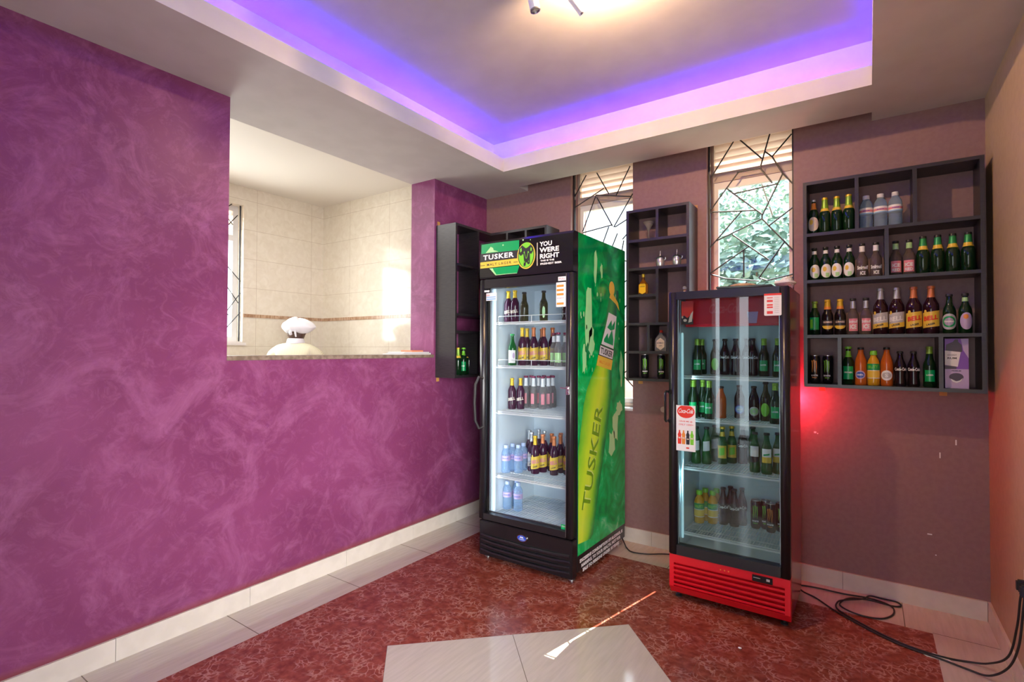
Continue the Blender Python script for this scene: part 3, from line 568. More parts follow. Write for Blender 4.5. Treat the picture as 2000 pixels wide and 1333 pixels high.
# elephant, front view: ears, head, trunk, legs
mb = MB()
E_ = lambda pts: poly(mb, [(.981+x*.056, 1.978+y*.079) for x, y in pts], hf(.0036))
E_([(-.22, .62), (-.55, .80), (-.95, .55), (-.98, .15), (-.70, -.05), (-.35, .10), (-.25, .35)]); E_([(.30, .62), (.62, .78), (.92, .55), (.95, .25), (.70, .02), (.45, .10), (.30, .35)])
E_([(-.25, .62), (0, .52), (.32, .62), (.34, .30), (.18, .0), (.20, -.35), (.10, -.55), (-.05, -.30), (-.04, .05), (-.24, .25)])
E_([(-.36, .14), (.50, .14), (.54, -.30), (.50, -.70), (.40, -.78), (.20, -.74), (.12, -.60), (.0, -.62), (-.06, -.86), (-.30, -.90), (-.34, -.80), (-.26, -.50)])
mb.build('elephant_emblem', 'ink', hd)
mb = MB(); E2 = lambda pts: poly(mb, [(.981+x*.056, 1.978+y*.079) for x, y in pts], hf(.0042))
E2([(-.80, .50), (-.60, .62), (-.55, .35), (-.75, .22)]); E2([(.60, .55), (.78, .50), (.76, .25), (.58, .28)]); E2([(-.24, .28), (-.18, .02), (-.04, -.26), (.06, -.32), (.05, -.27), (-.02, -.22), (-.13, .04), (-.18, .28)]); E2([(.30, .28), (.26, .02), (.14, -.26), (.06, -.32), (.07, -.27), (.10, -.22), (.21, .04), (.25, .28)]); E2([(-.10, .60), (.16, .62), (.12, .66), (-.06, .66)]); E2([(-.22, -.62), (-.16, -.45), (-.12, -.62)]); E2([(.30, -.60), (.34, -.42), (.38, -.60)])
mb.build('emblem_highlights', 'limep', hd)
mb = MB(); text_on(mb, 'TUSKER', hf(.002), .640, 1.974, .248, .034, .035, 0, 1.15)
for s_, x, z, w, h in (('YOU', 1.079, 2.018, .088, .030), ('WERE', 1.079, 1.980, .138, .030), ('RIGHT', 1.083, 1.942, .136, .030), ('THIS IS THE', 1.086, 1.924, .098, .011), ('FRESHEST BEER', 1.086, 1.904, .150, .012)): text_on(mb, s_, hf(.002), x, z, w, h, .035)
mb.build('white_lettering', 'white', hd)
mb = MB(); poly(mb, rect(1.060, 1.902, 1.065, 2.045), hf(.002)); mb.build('divider_line', 'creamp', hd)
# door
dy0, dy1 = TYF, -.815
dr = MB().box(TX0+.002, .648, dy0, dy1, .262, 1.845, .004).box(1.262, TX1-.004, dy0, dy1, .262, 1.845, .004).box(.648, 1.262, dy0, dy1, 1.785, 1.845).box(.648, 1.262, dy0, dy1, .262, .302).build('door', 'black', tf)
MB().box(.648, 1.262, -.845, -.840, .302, 1.785).build('door_glass', 'door', dr)
MB().box(.652, .660, -.812, -.803, .30, 1.79).box(1.252, 1.262, -.838, -.81, .30, 1.79).box(.66, 1.252, -.812, -.803, .296, .306).box(1.2635, 1.2665, dy0-.002, dy0, .27, 1.84).build('door_trim', 'steel', dr)
h_ = MB().tube([(.640, dy0+.002, 1.19), (.622, dy0-.02, 1.20), (.612, dy0-.045, 1.15), (.608, dy0-.05, 1.03), (.612, dy0-.045, .91), (.622, dy0-.02, .86), (.640, dy0+.002, .87)], .010, 8).build('handle', 'rubber', dr)
lk = MB().box(1.268, 1.292, dy0-.012, dy0, 1.115, 1.165, .002).box(1.235, 1.285, dy0-.02, dy0-.012, 1.150, 1.158).lathe([(.007, -.020), (.009, -.012), (.009, 0)], (1.281, dy0, 1.128), 12, 'Y').build('lock', 'chrome', dr)
fy = faceY(dy0-.001)
sk = poly(MB(), rect(1.196, 1.640, 1.262, 1.788), fy).build('price_sticker', 'white', dr); poly(MB(), rect(1.209, 1.797, 1.265, 1.822), fy).build('name_sticker', 'white', dr)
poly(MB(), rect(.645, 1.706, .735, 1.758), faceY(-.8455)).build('notice_sticker', 'white', dr); poly(MB(), rect(.648, 1.762, .690, 1.774), fy).build('small_sticker', 'white', dr)
mb = MB()
for k, z in enumerate((1.767, 1.742, 1.716, 1.660)): poly(mb, rect(1.200, z-.007, 1.248, z+.006), faceY(dy0-.0016))
mb.build('price_print', 'orangep', sk)
mb = MB(); text_on(mb, 'PULL', faceY(dy0-.0016), 1.216, 1.803, .042, .013); text_on(mb, 'ENJOY', faceY(dy0-.0016), 1.203, 1.688, .05, .008); text_on(mb, '1500', faceY(-.862), .66, 1.735, .03, .01); mb.build('small_lettering', 'pinkp', sk)
mb = MB(); poly(mb, rect(.652, 1.712, .728, 1.720), faceY(-.846)); poly(mb, rect(.652, 1.726, .728, 1.733), faceY(-.846)); mb.build('blue_print', 'skyp', sk)
mb = MB(); poly(mb, rect(1.222, .305, 1.262, .335), faceY(-.8455)); gs = mb.build('green_sticker', 'greenp', dr)
mb = MB(); text_on(mb, 'COOL', faceY(-.846), 1.226, .319, .032, .009); mb.build('sticker_lettering', 'white', gs)
# lower grille with wavy louvres
gr = MB().box(TX0+.004, TX1-.004, TYF+.004, yb, .025, .252, .004).build('lower_grille', 'blackg', tf)
for k in range(4):
    z = .155-k*.033
    MB().tube([(TX0+.02, TYF+.004, z+.006), (.72, TYF-.004, z), (.95, TYF-.006, z-.004), (1.18, TYF-.004, z), (TX1-.02, TYF+.004, z+.006)], .0085, 8).build('slat', 'black', gr)
bd = MB(); bd.prism(ellipse(.955, .200, .036, .021), lambda u, v, d: (u, d, v), TYF-.004, TYF+.006); bd = bd.build('badge', 'chrome', gr)
mb = MB(); poly(mb, ellipse(.955, .200, .032, .018), faceY(TYF-.0045)); mb.build('badge_face', 'bluep', bd)
mb = MB(); poly(mb, [(.938, .202), (.950, .213), (.955, .206), (.960, .212), (.970, .202)], faceY(TYF-.005)); text_on(mb, 'SANDEN', faceY(TYF-.005), .934, .190, .042, .007); mb.build('badge_emblem', 'white', bd)
for x in (.64, 1.27):
    for y in (-.80, -.10): MB().lathe([(.022, 0), (.022, .008), (.009, .012), (.009, .05)], (x, y, 0), 14).build('foot', 'steel', tf)
# wire shelves
def wire_shelf(parent, x0, x1, y0, y1, z, mat, rail=False, n=26):
    mb = MB().box(x0, x1, y0, y0+.008, z-.018, z-.008).box(x0, x1, y0, y0+.006, z-.004, z).box(x0, x1, y1-.006, y1, z-.006, z)
    mb.box(x0, x0+.005, y0, y1, z-.006, z-.0005).box(x1-.005, x1, y0, y1, z-.006, z-.0005).box((x0+x1)/2-.003, (x0+x1)/2+.003, y0-.002, y0+.006, z-.018, z-.001)
    for k in range(n):
        x = x0+(k+.5)*(x1-x0)/n; mb.box(x-.0013, x+.0013, y0+.002, y1-.002, z-.0035, z-.0008)
    for k in range(1, 4):
        y = y0+(y1-y0)*k/4; mb.box(x0, x1, y-.002, y+.002, z-.0075, z-.0035)
    if rail:
        mb.tube([(x0+.03, y0+.004, z), (x0+.03, y0+.004, z+.034), (x0+.04, y0+.003, z+.038), (x1-.01, y0+.003, z+.038), (x1-.005, y0+.004, z)], .0022, 6).tube([((x0+x1)/2, y0+.003, z), ((x0+x1)/2, y0+.003, z+.038)], .0022, 6)
    mb.build('shelf', mat, parent)
TSZ = (1.566, 1.275, .968, .540, .290)
for k, z in enumerate(TSZ): wire_shelf(tf, .664, 1.256, -.775, -.27, z, 'wire', k < 2)
# printed right side
xs = TX1
sp_ = MB().box(TX1-.002, TX1, -.795, TYB, .146, 2.092).build('side_print', 'ice', tf)
st = [(-.775,.215,.150),(-.772,.24,.178),(-.765,.28,.186),(-.70,.50,.194),(-.62,.75,.198),(-.53,1.02,.196),(-.495,1.12,.185),(-.46,1.20,.155),(-.435,1.26,.125),(-.41,1.33,.112),(-.375,1.43,.098),(-.33,1.56,.084),(-.295,1.67,.074),(-.275,1.73,.070),(-.262,1.775,.072),(-.255,1.80,.060)]
def side_bottle(rows, dx, clip=(-.794, -.075)):
    mb = MB(); mb.uv = []; NU = 16
    for cy_, z, hw in rows:
        for k in range(NU+1):
            u = -1+2*k/NU; y = cy_+u*hw; y2 = max(clip[0], min(clip[1], y))
            mb.v.append((TX1+dx, y2, z-.10*u*hw)); mb.uv.append(((y2-cy_)/hw*.5+.5, z))
    for i in range(len(rows)-1):
        for k in range(NU): mb.f.append((i*(NU+1)+k, i*(NU+1)+k+1, (i+1)*(NU+1)+k+1, (i+1)*(NU+1)+k)); mb.sm.append(False)
    return mb
bm_ = uv_ramp_mat('printed_beer_bottle', [(0, (.08, .40, .03)), (.12, (.22, .62, .03)), (.35, (.56, .82, .03)), (.55, (.66, .84, .05)), (.78, (.30, .66, .03)), (.92, (.04, .34, .05)), (1, (.01, .18, .04))], noise=.22)
bo = side_bottle(st[:10], .0006).build('printed_bottle', bm_, sp_)
bn = uv_ramp_mat('printed_bottle_neck', [(0, (.02, .22, .05)), (.4, (.06, .36, .08)), (.7, (.02, .18, .05)), (1, (.0, .09, .03))], noise=.2)
side_bottle(st[9:], .0006).build('printed_neck', bn, sp_)
fx = faceX
def sheared(dx):       # slanted label frame: a along the label (y), b up
    return lambda a_, b_: (TX1+dx, -.405+a_*.95+b_*.36, 1.325-a_*.16+b_)
mb = MB(); poly(mb, rect(-.122, -.062, .118, .005), sheared(.0012)); mb.build('label_band', 'yellowp', sp_)
mb = MB(); poly(mb, rect(-.118, .005, .115, .075), sheared(.0012)); mb.build('label_border', 'ink', sp_)
mb = MB(); poly(mb, rect(-.112, .011, .110, .069), sheared(.0016)); poly(mb, [(-.10, .08), (.105, .08), (.09, .20), (.075, .30), (-.062, .30), (-.075, .20)], sheared(.0010)); mb.build('label_ground', 'white', sp_)
mb = MB(); text_on(mb, 'TUSKER', sheared(.0022), -.100, .020, .20, .040, .03); mb.build('label_lettering', 'ink', sp_)
mb = MB(); text_on(mb, 'MALT LAGER', sheared(.0022), -.09, -.042, .18, .022, .01); mb.build('label_lettering', 'orangep', sp_)
mb = MB(); poly(mb, [(-.075, .115), (-.03, .165), (-.01, .13), (.03, .20), (.075, .14), (.085, .10), (-.07, .10)], sheared(.0022)); poly(mb, [(-.05, .20), (.0, .26), (.02, .22), (.06, .27), (.07, .21), (.01, .19)], sheared(.0022)); mb.build('label_emblem', 'greenp', sp_)
mb = MB(); poly(mb, [(-.345, 1.735), (-.315, 1.785), (-.20, 1.71), (-.175, 1.655), (-.24, 1.70)], fx(TX1+.0012)); poly(mb, ellipse(-.305, 1.80, .045, .05, 20), fx(TX1+.0009)); mb.build('printed_foil', 'yellowp', sp_)
# embossed word running up the bottle
def along(dx):
    ax = Vector((.30, .954)).normalized(); up = Vector((-ax.y, ax.x))     # (y, z) directions
    return lambda a_, b_: (TX1+dx, -.700+ax.x*a_+up.x*b_, .395+ax.y*a_+up.y*b_)
mb = MB(); text_on(mb, 'TUSKER', along(.0020), 0.0, -.055, .66, .11, .01); mb.build('embossed_lettering', P('emboss_print', (.16, .34, .01), .3), sp_)
mb = MB(); text_on(mb, 'TUSKER', along(.0016), .006, -.059, .66, .11, .02); mb.build('embossed_highlight', P('emboss_light', (.62, .78, .18), .3), sp_)
# bright ice strokes of the print
mb = MB(); r_ = random.Random(11)
for c, w, h in (((-.66, 1.58), .055, .22), ((-.62, 1.42), .05, .10), ((-.56, 1.92), .025, .11), ((-.47, 1.90), .02, .05), ((-.24, .86), .05, .13), ((-.18, .98), .06, .05), ((-.30, .74), .06, .10), ((-.14, 1.25), .035, .12), ((-.72, 1.32), .03, .09)):
    pts = []
    for k in range(14):
        a_ = 2*PI*k/14; q = .65+.5*r_.random(); pts.append((max(-.79, min(-.08, c[0]+w*q*math.cos(a_))), c[1]+h*q*math.sin(a_)))
    poly(mb, pts, fx(TX1+.0008))
for k in range(34):
    y = -.78+.68*r_.random(); z = 1.25+.55*r_.random()
    if abs(y+.36) < .1: continue
    poly(mb, ellipse(y, z, .003+.006*r_.random(), .005+.014*r_.random(), 8), fx(TX1+.0008))
tag(mb.build('printed_ice', P('pale_green_print', (.36, .78, .34), .2), sp_), kind='stuff')
mb = MB()
for s_, y0_, z_, w, h in (('EXCESSIVE CONSUMPTION OF ALCOHOL IS', -.772, .096, .655, .023), ('HARMFUL TO YOUR HEALTH. NOT FOR', -.752, .064, .600, .023), ('SALE TO PERSONS UNDER 18 YEARS.', -.735, .032, .560, .023)): text_on(mb, s_, fx(TX1+.0005), y0_, z_, w, h, .07)
mb.build('warning_lettering', 'white', tf)

# ------------------------------------------------------------------ red cooler
CX0, CX1, CYF, CYB = 1.826, 2.425, -.700, -.205
cf = thing('drinks_cooler', ((CX0+CX1)/2, -.45, 0), 'red glass-door drinks cooler with black door frame under the right window', 'drinks cooler')
yb = -.645
MB().box(CX0+.016, 1.872, yb, CYB, .035, 1.705).box(2.380, CX1, yb, CYB, .035, 1.705).box(1.872, 2.380, -.255, CYB, .035, 1.705).box(1.872, 2.380, yb, -.255, .035, .268).box(1.872, 2.380, yb, -.255, 1.672, 1.705).build('cabinet', 'redd', cf)
MB().box(1.872, 1.875, yb, -.258, .268, 1.672).box(2.377, 2.380, yb, -.258, .268, 1.672).box(1.875, 2.377, -.258, -.255, .268, 1.672).box(1.875, 2.377, yb, -.258, .268, .271).build('liner', 'liner2', cf)
hb = MB().box(1.876, 2.376, -.60, -.50, 1.515, 1.672, .012).build('inner_header', 'red', cf)
mb = MB(); fn = faceY(-.6015)
poly(mb, [(2.215, 1.590), (2.270, 1.590), (2.262, 1.527), (2.223, 1.527)], fn); mb.build('printed_glass', 'lilac', hb)
mb = MB(); text_on(mb, 'Coca-Cola', fn, 2.02, 1.585, .17, .055, .02, .35, .92); poly(mb, rect(2.215, 1.588, 2.270, 1.593), faceY(-.602)); mb.build('header_lettering', P('low_contrast_red', (.80, .08, .09), .5), hb)  # red print close in tone to the header panel
mb = MB(); poly(mb, rect(1.888, 1.525, 1.952, 1.655), faceY(-.668)); ps = mb.build('food_poster', 'redp', cf)
mb = MB(); poly(mb, [(1.888, 1.525), (1.952, 1.525), (1.952, 1.55), (1.94, 1.58), (1.92, 1.56), (1.905, 1.575), (1.888, 1.57)], faceY(-.6685)); mb.build('poster_food', 'ink', ps)
mb = MB(); poly(mb, [(1.925, 1.535), (1.945, 1.54), (1.952, 1.60), (1.94, 1.585), (1.932, 1.565)], faceY(-.669)); poly(mb, ellipse(1.908, 1.548, .010, .008, 10), faceY(-.669)); poly(mb, ellipse(1.893, 1.566, .005, .007, 8), faceY(-.669)); mb.build('poster_highlights', 'creamp', ps)
MB().box(1.879, 1.889, -.642, -.628, .33, 1.48, .002).build('light_tube', P('teal_tube', (.5, .75, .8), .5, emit=(.55, .85, .92), es=.5), cf)
lamp('cooler_light', 'AREA', (1.905, -.63, .95), 1.1, (.70, .93, 1), target=(2.3, -.4, .9), shape='RECTANGLE', size=.02, size_y=1.1)
dr = MB().box(CX0, 1.868, CYF, -.648, .252, 1.706, .004).box(2.383, CX1, CYF, -.648, .252, 1.706, .004).box(1.868, 2.383, CYF, -.648, 1.664, 1.706).box(1.868, 2.383, CYF, -.648, .252, .306).build('door', 'black', cf)
MB().box(1.868, 2.383, -.680, -.675, .306, 1.664).build('door_glass', 'door2', dr)
MB().box(1.868, 1.874, -.672, -.652, .306, 1.664).box(2.376, 2.383, -.672, -.652, .306, 1.664).build('door_trim', 'steel', dr)
hl = MB().tube([(1.835, CYF+.004, 1.150), (1.822, CYF-.035, 1.152), (1.820, CYF-.042, 1.145), (1.820, CYF-.042, .995), (1.822, CYF-.035, .988), (1.835, CYF+.004, .990)], .0065, 8)
hl.box(1.828, 1.842, CYF-.014, CYF, 1.138, 1.162, .002).box(1.828, 1.842, CYF-.014, CYF, .978, 1.002, .002); hl.build('handle', 'blackg', dr)
fn = faceY(CYF-.0012)
mb = MB(); mb.prism([(2.313, 1.562), (2.317, 1.558), (2.388, 1.558), (2.392, 1.562), (2.392, 1.666), (2.388, 1.670), (2.317, 1.670), (2.313, 1.666)], lambda u, v, d: (u, d, v), CYF-.001, CYF-.0002); es = mb.build('price_card', 'white', dr)
mb = MB(); poly(mb, rect(2.313, 1.660, 2.392, 1.670), fn)
for z, h in ((1.648, .004), (1.632, .010), (1.612, .008), (1.600, .008), (1.574, .014)): poly(mb, rect(2.326, z-h/2, 2.353, z+h/2), fn)
mb.build('card_print', 'redp', es)
mb = MB()
for k in range(9): poly(mb, rect(2.360, 1.572+k*.0095, 2.380, 1.574+k*.0095), fn)
mb.build('card_lines', 'grey', es)
mb = MB(); mb.box(1.868, 1.972, CYF-.001, CYF-.0002, .828, 1.078); cs = mb.build('advert_sticker', 'white', dr)
mb = MB(); poly(mb, [(1.920+.047*math.cos(a_), min(1.076, 1.045+.036*math.sin(a_))) for a_ in [2*PI*k/40 for k in range(40)]], fn); text_on(mb, 'GRAB ME @', fn, 1.884, .985, .072, .010, .01); text_on(mb, 'ONLY 1500/=', fn, 1.882, .968, .078, .010, .01); poly(mb, rect(1.922, .842, 1.938, .850), fn); mb.build('red_print', 'redp', cs)
mb = MB(); text_on(mb, 'Coca-Cola', faceY(CYF-.0018), 1.880, 1.036, .080, .024, .012, .45, .86); mb.build('script_lettering', 'white', cs)
bp_ = [(-.009, 0), (.009, 0), (.010, .03), (.008, .042), (.010, .052), (.004, .066), (.004, .076), (-.004, .076), (-.004, .066), (-.010, .052), (-.008, .042), (-.010, .03)]
for x, mt in ((1.886, 'redp'), (1.908, 'orangep'), (1.931, 'ink'), (1.953, 'limep')):
    mb = MB(); poly(mb, [(x+u, .865+v) for u, v in bp_], fn); mb.build('printed_bottle', mt, cs)
mb = MB(); poly(mb, rect(1.880, .895, 1.892, .903), faceY(CYF-.0018)); poly(mb, rect(1.902, .895, 1.914, .903), faceY(CYF-.0018)); poly(mb, rect(1.925, .892, 1.937, .897), faceY(CYF-.0018)); poly(mb, rect(1.947, .895, 1.959, .903), faceY(CYF-.0018)); mb.build('printed_labels', 'creamp', cs)
# kick panel with louvre slots
kp = MB()
kx0, kx1 = CX0+.002, CX1
slots = [.196, .168, .141, .114, .087]
kp.prism([(CYF+.004, .250), (yb, .250), (yb, .035), (CYF+.03, .035), (CYF+.002, .075)], lambda u, v, d: (d, u, v), kx0, 1.852)
kp.prism([(CYF+.004, .250), (yb, .250), (yb, .035), (CYF+.03, .035), (CYF+.002, .075)], lambda u, v, d: (d, u, v), 2.400, kx1)
kp.box(1.852, 2.400, CYF+.004, yb, .206, .250).box(1.852, 2.400, yb-.012, yb, .08, .206)
kp.prism([(CYF+.002, .076), (yb, .076), (yb, .035), (CYF+.03, .035)], lambda u, v, d: (d, u, v), 1.852, 2.400)
kp = kp.build('kick_panel', 'red', cf)
for z in (.186, .160, .134, .108, .084): MB().prism([(CYF+.003, z+.009), (CYF+.003, z-.002), (CYF+.03, z-.007), (CYF+.034, z-.003)], lambda u, v, d: (d, u, v), 1.852, 2.400).build('louvre', 'red', kp)
th = MB().box(2.252, 2.346, CYF-.001, CYF+.006, .208, .240, .001).build('thermostat', 'blackg', kp)
mb = MB(); poly(mb, rect(2.258, .226, 2.290, .229), faceY(CYF-.0014)); poly(mb, rect(2.318, .220, 2.334, .232), faceY(CYF-.0014)); mb.build('display', 'grey', th)
mb = MB()
for x in (2.098, 2.118, 2.138): poly(mb, ellipse(x, .224, .0035, .004, 10), faceY(CYF+.0033))
mb.build('switch_marks', 'orangep', kp)
for x in (1.86, 2.39):
    for y in (-.63, -.24): MB().lathe([(.018, 0), (.018, .006), (.008, .010), (.008, .036)], (x, y, 0), 12).build('foot', 'rubber', cf)
RSZ = (1.237, .998, .724, .358)
for z in RSZ: wire_shelf(cf, 1.876, 2.376, -.610, -.262, z, 'wire2', False, 34)
rl = MB().lathe([(.016, 0), (.018, .01), (.018, .03), (.012, .045), (.003, .05)], (2.372, -.125, 1.05), 16).build('added_glow_lamp', P('added_red_glow', (.9, .02, .04), .4, emit=(1, .02, .05), es=5), cf)  # unseen lamp added behind the cooler to redden the nearby wall
MB().box(2.364, 2.380, -.205, -.12, 1.038, 1.050).build('added_lamp_bracket', 'steel', cf)  # bracket made up to carry the added lamp
lamp('added_glow_light', 'POINT', (2.378, -.080, 1.09), 10, (1, .03, .07), shadow_soft_size=.02)  # added red glow, hidden behind the cooler
# things lying on the red cooler
ZT = 1.7065
t_ = thing('black_tray', (2.20, -.50, ZT), 'flat black tray lying on top of the red cooler', 'tray')
MB().prism([(2.075, -.655), (2.335, -.62), (2.34, -.34), (2.10, -.36)], lambda u, v, d: (u, v, d), ZT, ZT+.010).build('base', 'black', t_)
MB().tube([(2.075, -.655, ZT+.014), (2.335, -.62, ZT+.014), (2.34, -.34, ZT+.014), (2.10, -.36, ZT+.014), (2.075, -.655, ZT+.014)], .006, 6).build('rim', 'blackg', t_)
tag(MB().sphere((2.17, -.47, ZT+.032), .075, 18, 10, (1.0, .8, .28)).build('flat_bun', 'bread'), 'flat tan bun lying on the black tray', 'bun')
bm = bmesh.new(); bmesh.ops.create_icosphere(bm, subdivisions=3, radius=.055); r_ = random.Random(4)
for v in bm.verts: v.co *= (.75+.45*r_.random()*.6+.12*math.sin(v.co.x*90)+.1*math.cos(v.co.z*110)); v.co.z = v.co.z*.62
bm.verts.index_update(); z_ = min(v.co.z for v in bm.verts)
mb = MB(); mb.add([(v.co.x+2.385, v.co.y-.45, v.co.z-z_+ZT) for v in bm.verts], [[v.index for v in f.verts] for f in bm.faces], True); bm.free()
tag(mb.build('crumpled_bag', 'plastic_bag'), 'crumpled white bag at the right end on top of the red cooler', 'bag')
oz = thing('brass_ornament', (1.885, -.60, ZT), 'small brass ornament with clear knob on the red cooler', 'ornament')
MB().lathe([(.016, 0), (.018, .004), (.008, .009), (.006, .018), (.012, .022)], (1.885, -.60, ZT), 14).build('base', 'brass', oz)
MB().sphere((1.885, -.60, ZT+.031), .011, 10, 8).build('knob', 'gin', oz)

# ------------------------------------------------------------------ bottles and cans
def cyl_patch(mb, r, z0, z1, a0, a1, shape='rect', slant=0, n=12, nz=6):
    if shape == 'oval': nz = 14
    """paper on a round bottle; angles in degrees about the front (-y)"""
    k = len(mb.v); c = (a0+a1)/2; hw = (a1-a0)/2
    for j in range(nz+1):
        t = j/nz; w = hw
        if shape == 'oval': t = .5-.5*math.cos(PI*t); w = hw*math.sqrt(max(0.0, 1-(2*t-1)**2))+.4
        for i in range(n+1):
            a = math.radians(c+w*(2*i/n-1)-90); zz = z0+(z1-z0)*t+slant*(2*i/n-1)
            mb.v.append((r*math.cos(a), r*math.sin(a), zz))
    for j in range(nz):
        for i in range(n): mb.f.append((k+j*(n+1)+i, k+j*(n+1)+i+1, k+(j+1)*(n+1)+i+1, k+(j+1)*(n+1)+i)); mb.sm.append(True)
    return mb
def cyl_text(mb, txt, r, zc, h, a0, a1, slant=0, bold=.04, shear=0):
    v, f = glyphs(txt, bold, shear)
    mb.add([(r*math.cos(math.radians(a0+(a1-a0)*p[0]-90)), r*math.sin(math.radians(a0+(a1-a0)*p[0]-90)), zc-h/2+p[1]*h+slant*(2*p[0]-1)) for p in v], f); return mb
PROF = {
 'beer':  [(.90, 0), (1, .02), (1, .54), (.96, .59), (.80, .66), (.58, .72), (.46, .78), (.42, .86), (.38, .95), (.44, .955), (.44, .972)],
 'stout': [(.90, 0), (1, .02), (1, .50), (.97, .55), (.88, .60), (.72, .65), (.60, .71), (.52, .82), (.45, .95), (.50, .955), (.50, .972)],
 'bell':  [(.90, 0), (1, .02), (1, .57), (.95, .62), (.72, .69), (.50, .75), (.42, .82), (.38, .96), (.44, .965), (.44, .98)],
 'alco':  [(.90, 0), (1, .02), (1, .50), (.94, .56), (.72, .63), (.50, .69), (.44, .76), (.42, .94), (.48, .945), (.48, .965)],
 'water': [(.85, 0), (.98, .02), (1, .06), (.94, .10), (1, .14), (.94, .18), (1, .22), (.94, .26), (1, .30), (.95, .34), (.97, .38), (1, .44), (1, .64), (.95, .72), (.78, .80), (.50, .87), (.40, .90), (.40, .92)],
 'soda':  [(.90, 0), (1, .04), (1, .12), (.90, .24), (.88, .32), (.98, .44), (1, .52), (.96, .60), (.80, .68), (.58, .76), (.46, .84), (.42, .94), (.48, .95), (.48, .965)],
 'wide':  [(.92, 0), (1, .03), (.96, .12), (.98, .30), (1, .46), (.98, .58), (.88, .67), (.66, .76), (.48, .84), (.44, .93), (.50, .94), (.50, .965)],
 'juice': [(.90, 0), (1, .03), (.97, .12), (1, .18), (1, .60), (.96, .66), (.76, .75), (.50, .82), (.46, .88)],
}
def bottle_kind(name, prof, r, h, glass, cap=None, capr=.48, capz=.965, foil=None, foil_z=(.72, .96), lower=None, label=None, extra=None, text=None):
    """build one bottle with its parts at the origin"""
    root = bpy.data.objects.new(name, None); COL.objects.link(root); root.empty_display_size = .04
    pf = [(a*r, b*h) for a, b in PROF[prof]]
    MB().lathe(pf, seg=22).build('body', glass, root)
    if cap: MB().lathe([(capr*r+.0005, capz*h-.006), (capr*r*1.08+.001, capz*h-.004), (capr*r+.001, h-.001), (capr*r*.7, h)], seg=20).build('cap', cap, root)
    def rad(z):
        for (r0, z0), (r1, z1) in zip(pf, pf[1:]):
            if z0 <= z <= z1: return r0+(r1-r0)*(z-z0)/max(1e-9, z1-z0)
        return pf[-1][0]
    def sleeve(nm_, za, zb, mat, d=.0007):
        zs = [za+(zb-za)*k/6 for k in range(7)]
        return MB().lathe([(rad(z*h)+d, z*h) for z in zs], seg=22).build(nm_, mat, root)
    if foil: sleeve('neck_foil', foil_z[0], foil_z[1], foil)
    if lower: sleeve('neck_label', lower[0], lower[1], lower[2], .0012)
    lo = None
    if label:
        z0, z1, span, shape, mat, slant = label
        mb = MB()
        if span >= 360:
            lo = sleeve('label', z0, z1, mat, .0008)
        else:
            cyl_patch(mb, max(rad(z0*h), rad(z1*h), rad((z0+z1)/2*h))+.0008, z0*h, z1*h, -span/2, span/2, shape, slant); lo = mb.build('label', mat, root)
    if extra:
        for nm_, z0, z1, a0, a1, shape, mat, slant in extra:
            mb = MB(); cyl_patch(mb, max(rad(z0*h), rad(z1*h), rad((z0+z1)/2*h))+.0014, z0*h, z1*h, a0, a1, shape, slant); mb.build(nm_, mat, lo or root)
    if text:
        for tx, zc, th_, a0, a1, mat, slant in text:
            mb = MB(); cyl_text(mb, tx, max(rad(zc*h), rad((zc-.05)*h))+.0021, zc*h, th_*h, a0, a1, slant); mb.build('lettering', mat, lo or root)
    return root
def can_kind(claw):
    root = bpy.data.objects.new('drink_can', None); COL.objects.link(root); r, h = .0265, .162
    MB().lathe([(r*.78, 0), (r*.86, .003), (r, .012), (r, h-.014), (r*.90, h-.004), (r*.88, h), (r*.84, h), (r*.82, h-.004)], seg=24).build('body', 'blackg', root)
    MB().lathe([(r*.91, h-.004), (r*.90, h+.0005), (r*.84, h+.0005), (r*.82, h-.003), (r*.1, h-.0032)], seg=24).build('lid', 'steel', root)
    mb = MB()      # three claw marks
    for a0, zt in ((-24, 0), (-3, .004), (18, -.002)):
        for (za, zb, w0, w1, sh0, sh1) in ((.132, .120, 10, 8, -3, 0), (.120, .095, 8, 7, 0, 2), (.095, .075, 7, 4, 2, -2), (.075, .062, 4, 1, -2, 1)):
            k = len(mb.v); q = r+.0008
            for z, w, sh in ((za, w0, sh0), (zb, w1, sh1)):
                for sgn in (-1, 1):
                    a = math.radians(a0+sh+sgn*w/2*1.5-90); mb.v.append((q*math.cos(a), q*math.sin(a), z+zt))
            mb.f.append((k, k+1, k+3, k+2)); mb.sm.append(True)
    mb.build('claw_mark', claw, root)
    mb = MB(); cyl_text(mb, 'MONSTER', r+.0009, .046, .009, -38, 38); mb.build('lettering', 'white', root)
    mb = MB(); cyl_text(mb, 'ENERGY', r+.0009, .034, .006, -26, 26); mb.build('lettering', claw, root)
    return root
K = {}
def kind(key, fn, phrase, cat): K[key] = [fn(), phrase, cat, 0]
B = 'beer_bottle'
kind('lag_foil', lambda: bottle_kind(B, 'stout', .029, .213, 'gdark', 'foily', foil='foilg', foil_z=(.66, .96), lower=(.62, .70, 'yellowp')), 'lager bottle with lime foil, yellow cap', 'bottle')
kind('lag_foil2', lambda: bottle_kind(B, 'stout', .029, .203, 'gdark', 'capd', foil='foilgr', foil_z=(.74, .96), lower=(.64, .74, 'yellowp')), 'lager bottle with green and yellow foil', 'bottle')
kind('pils', lambda: bottle_kind(B, 'beer', .027, .213, 'gdark', 'foils', foil='orangep', foil_z=(.72, .90), label=(.12, .50, 130, 'oval', 'creamp', 0), extra=[('crest', .30, .44, -40, 0, 'oval', 'yellowp', 0)]), 'dark green bottle with oval cream label', 'bottle')
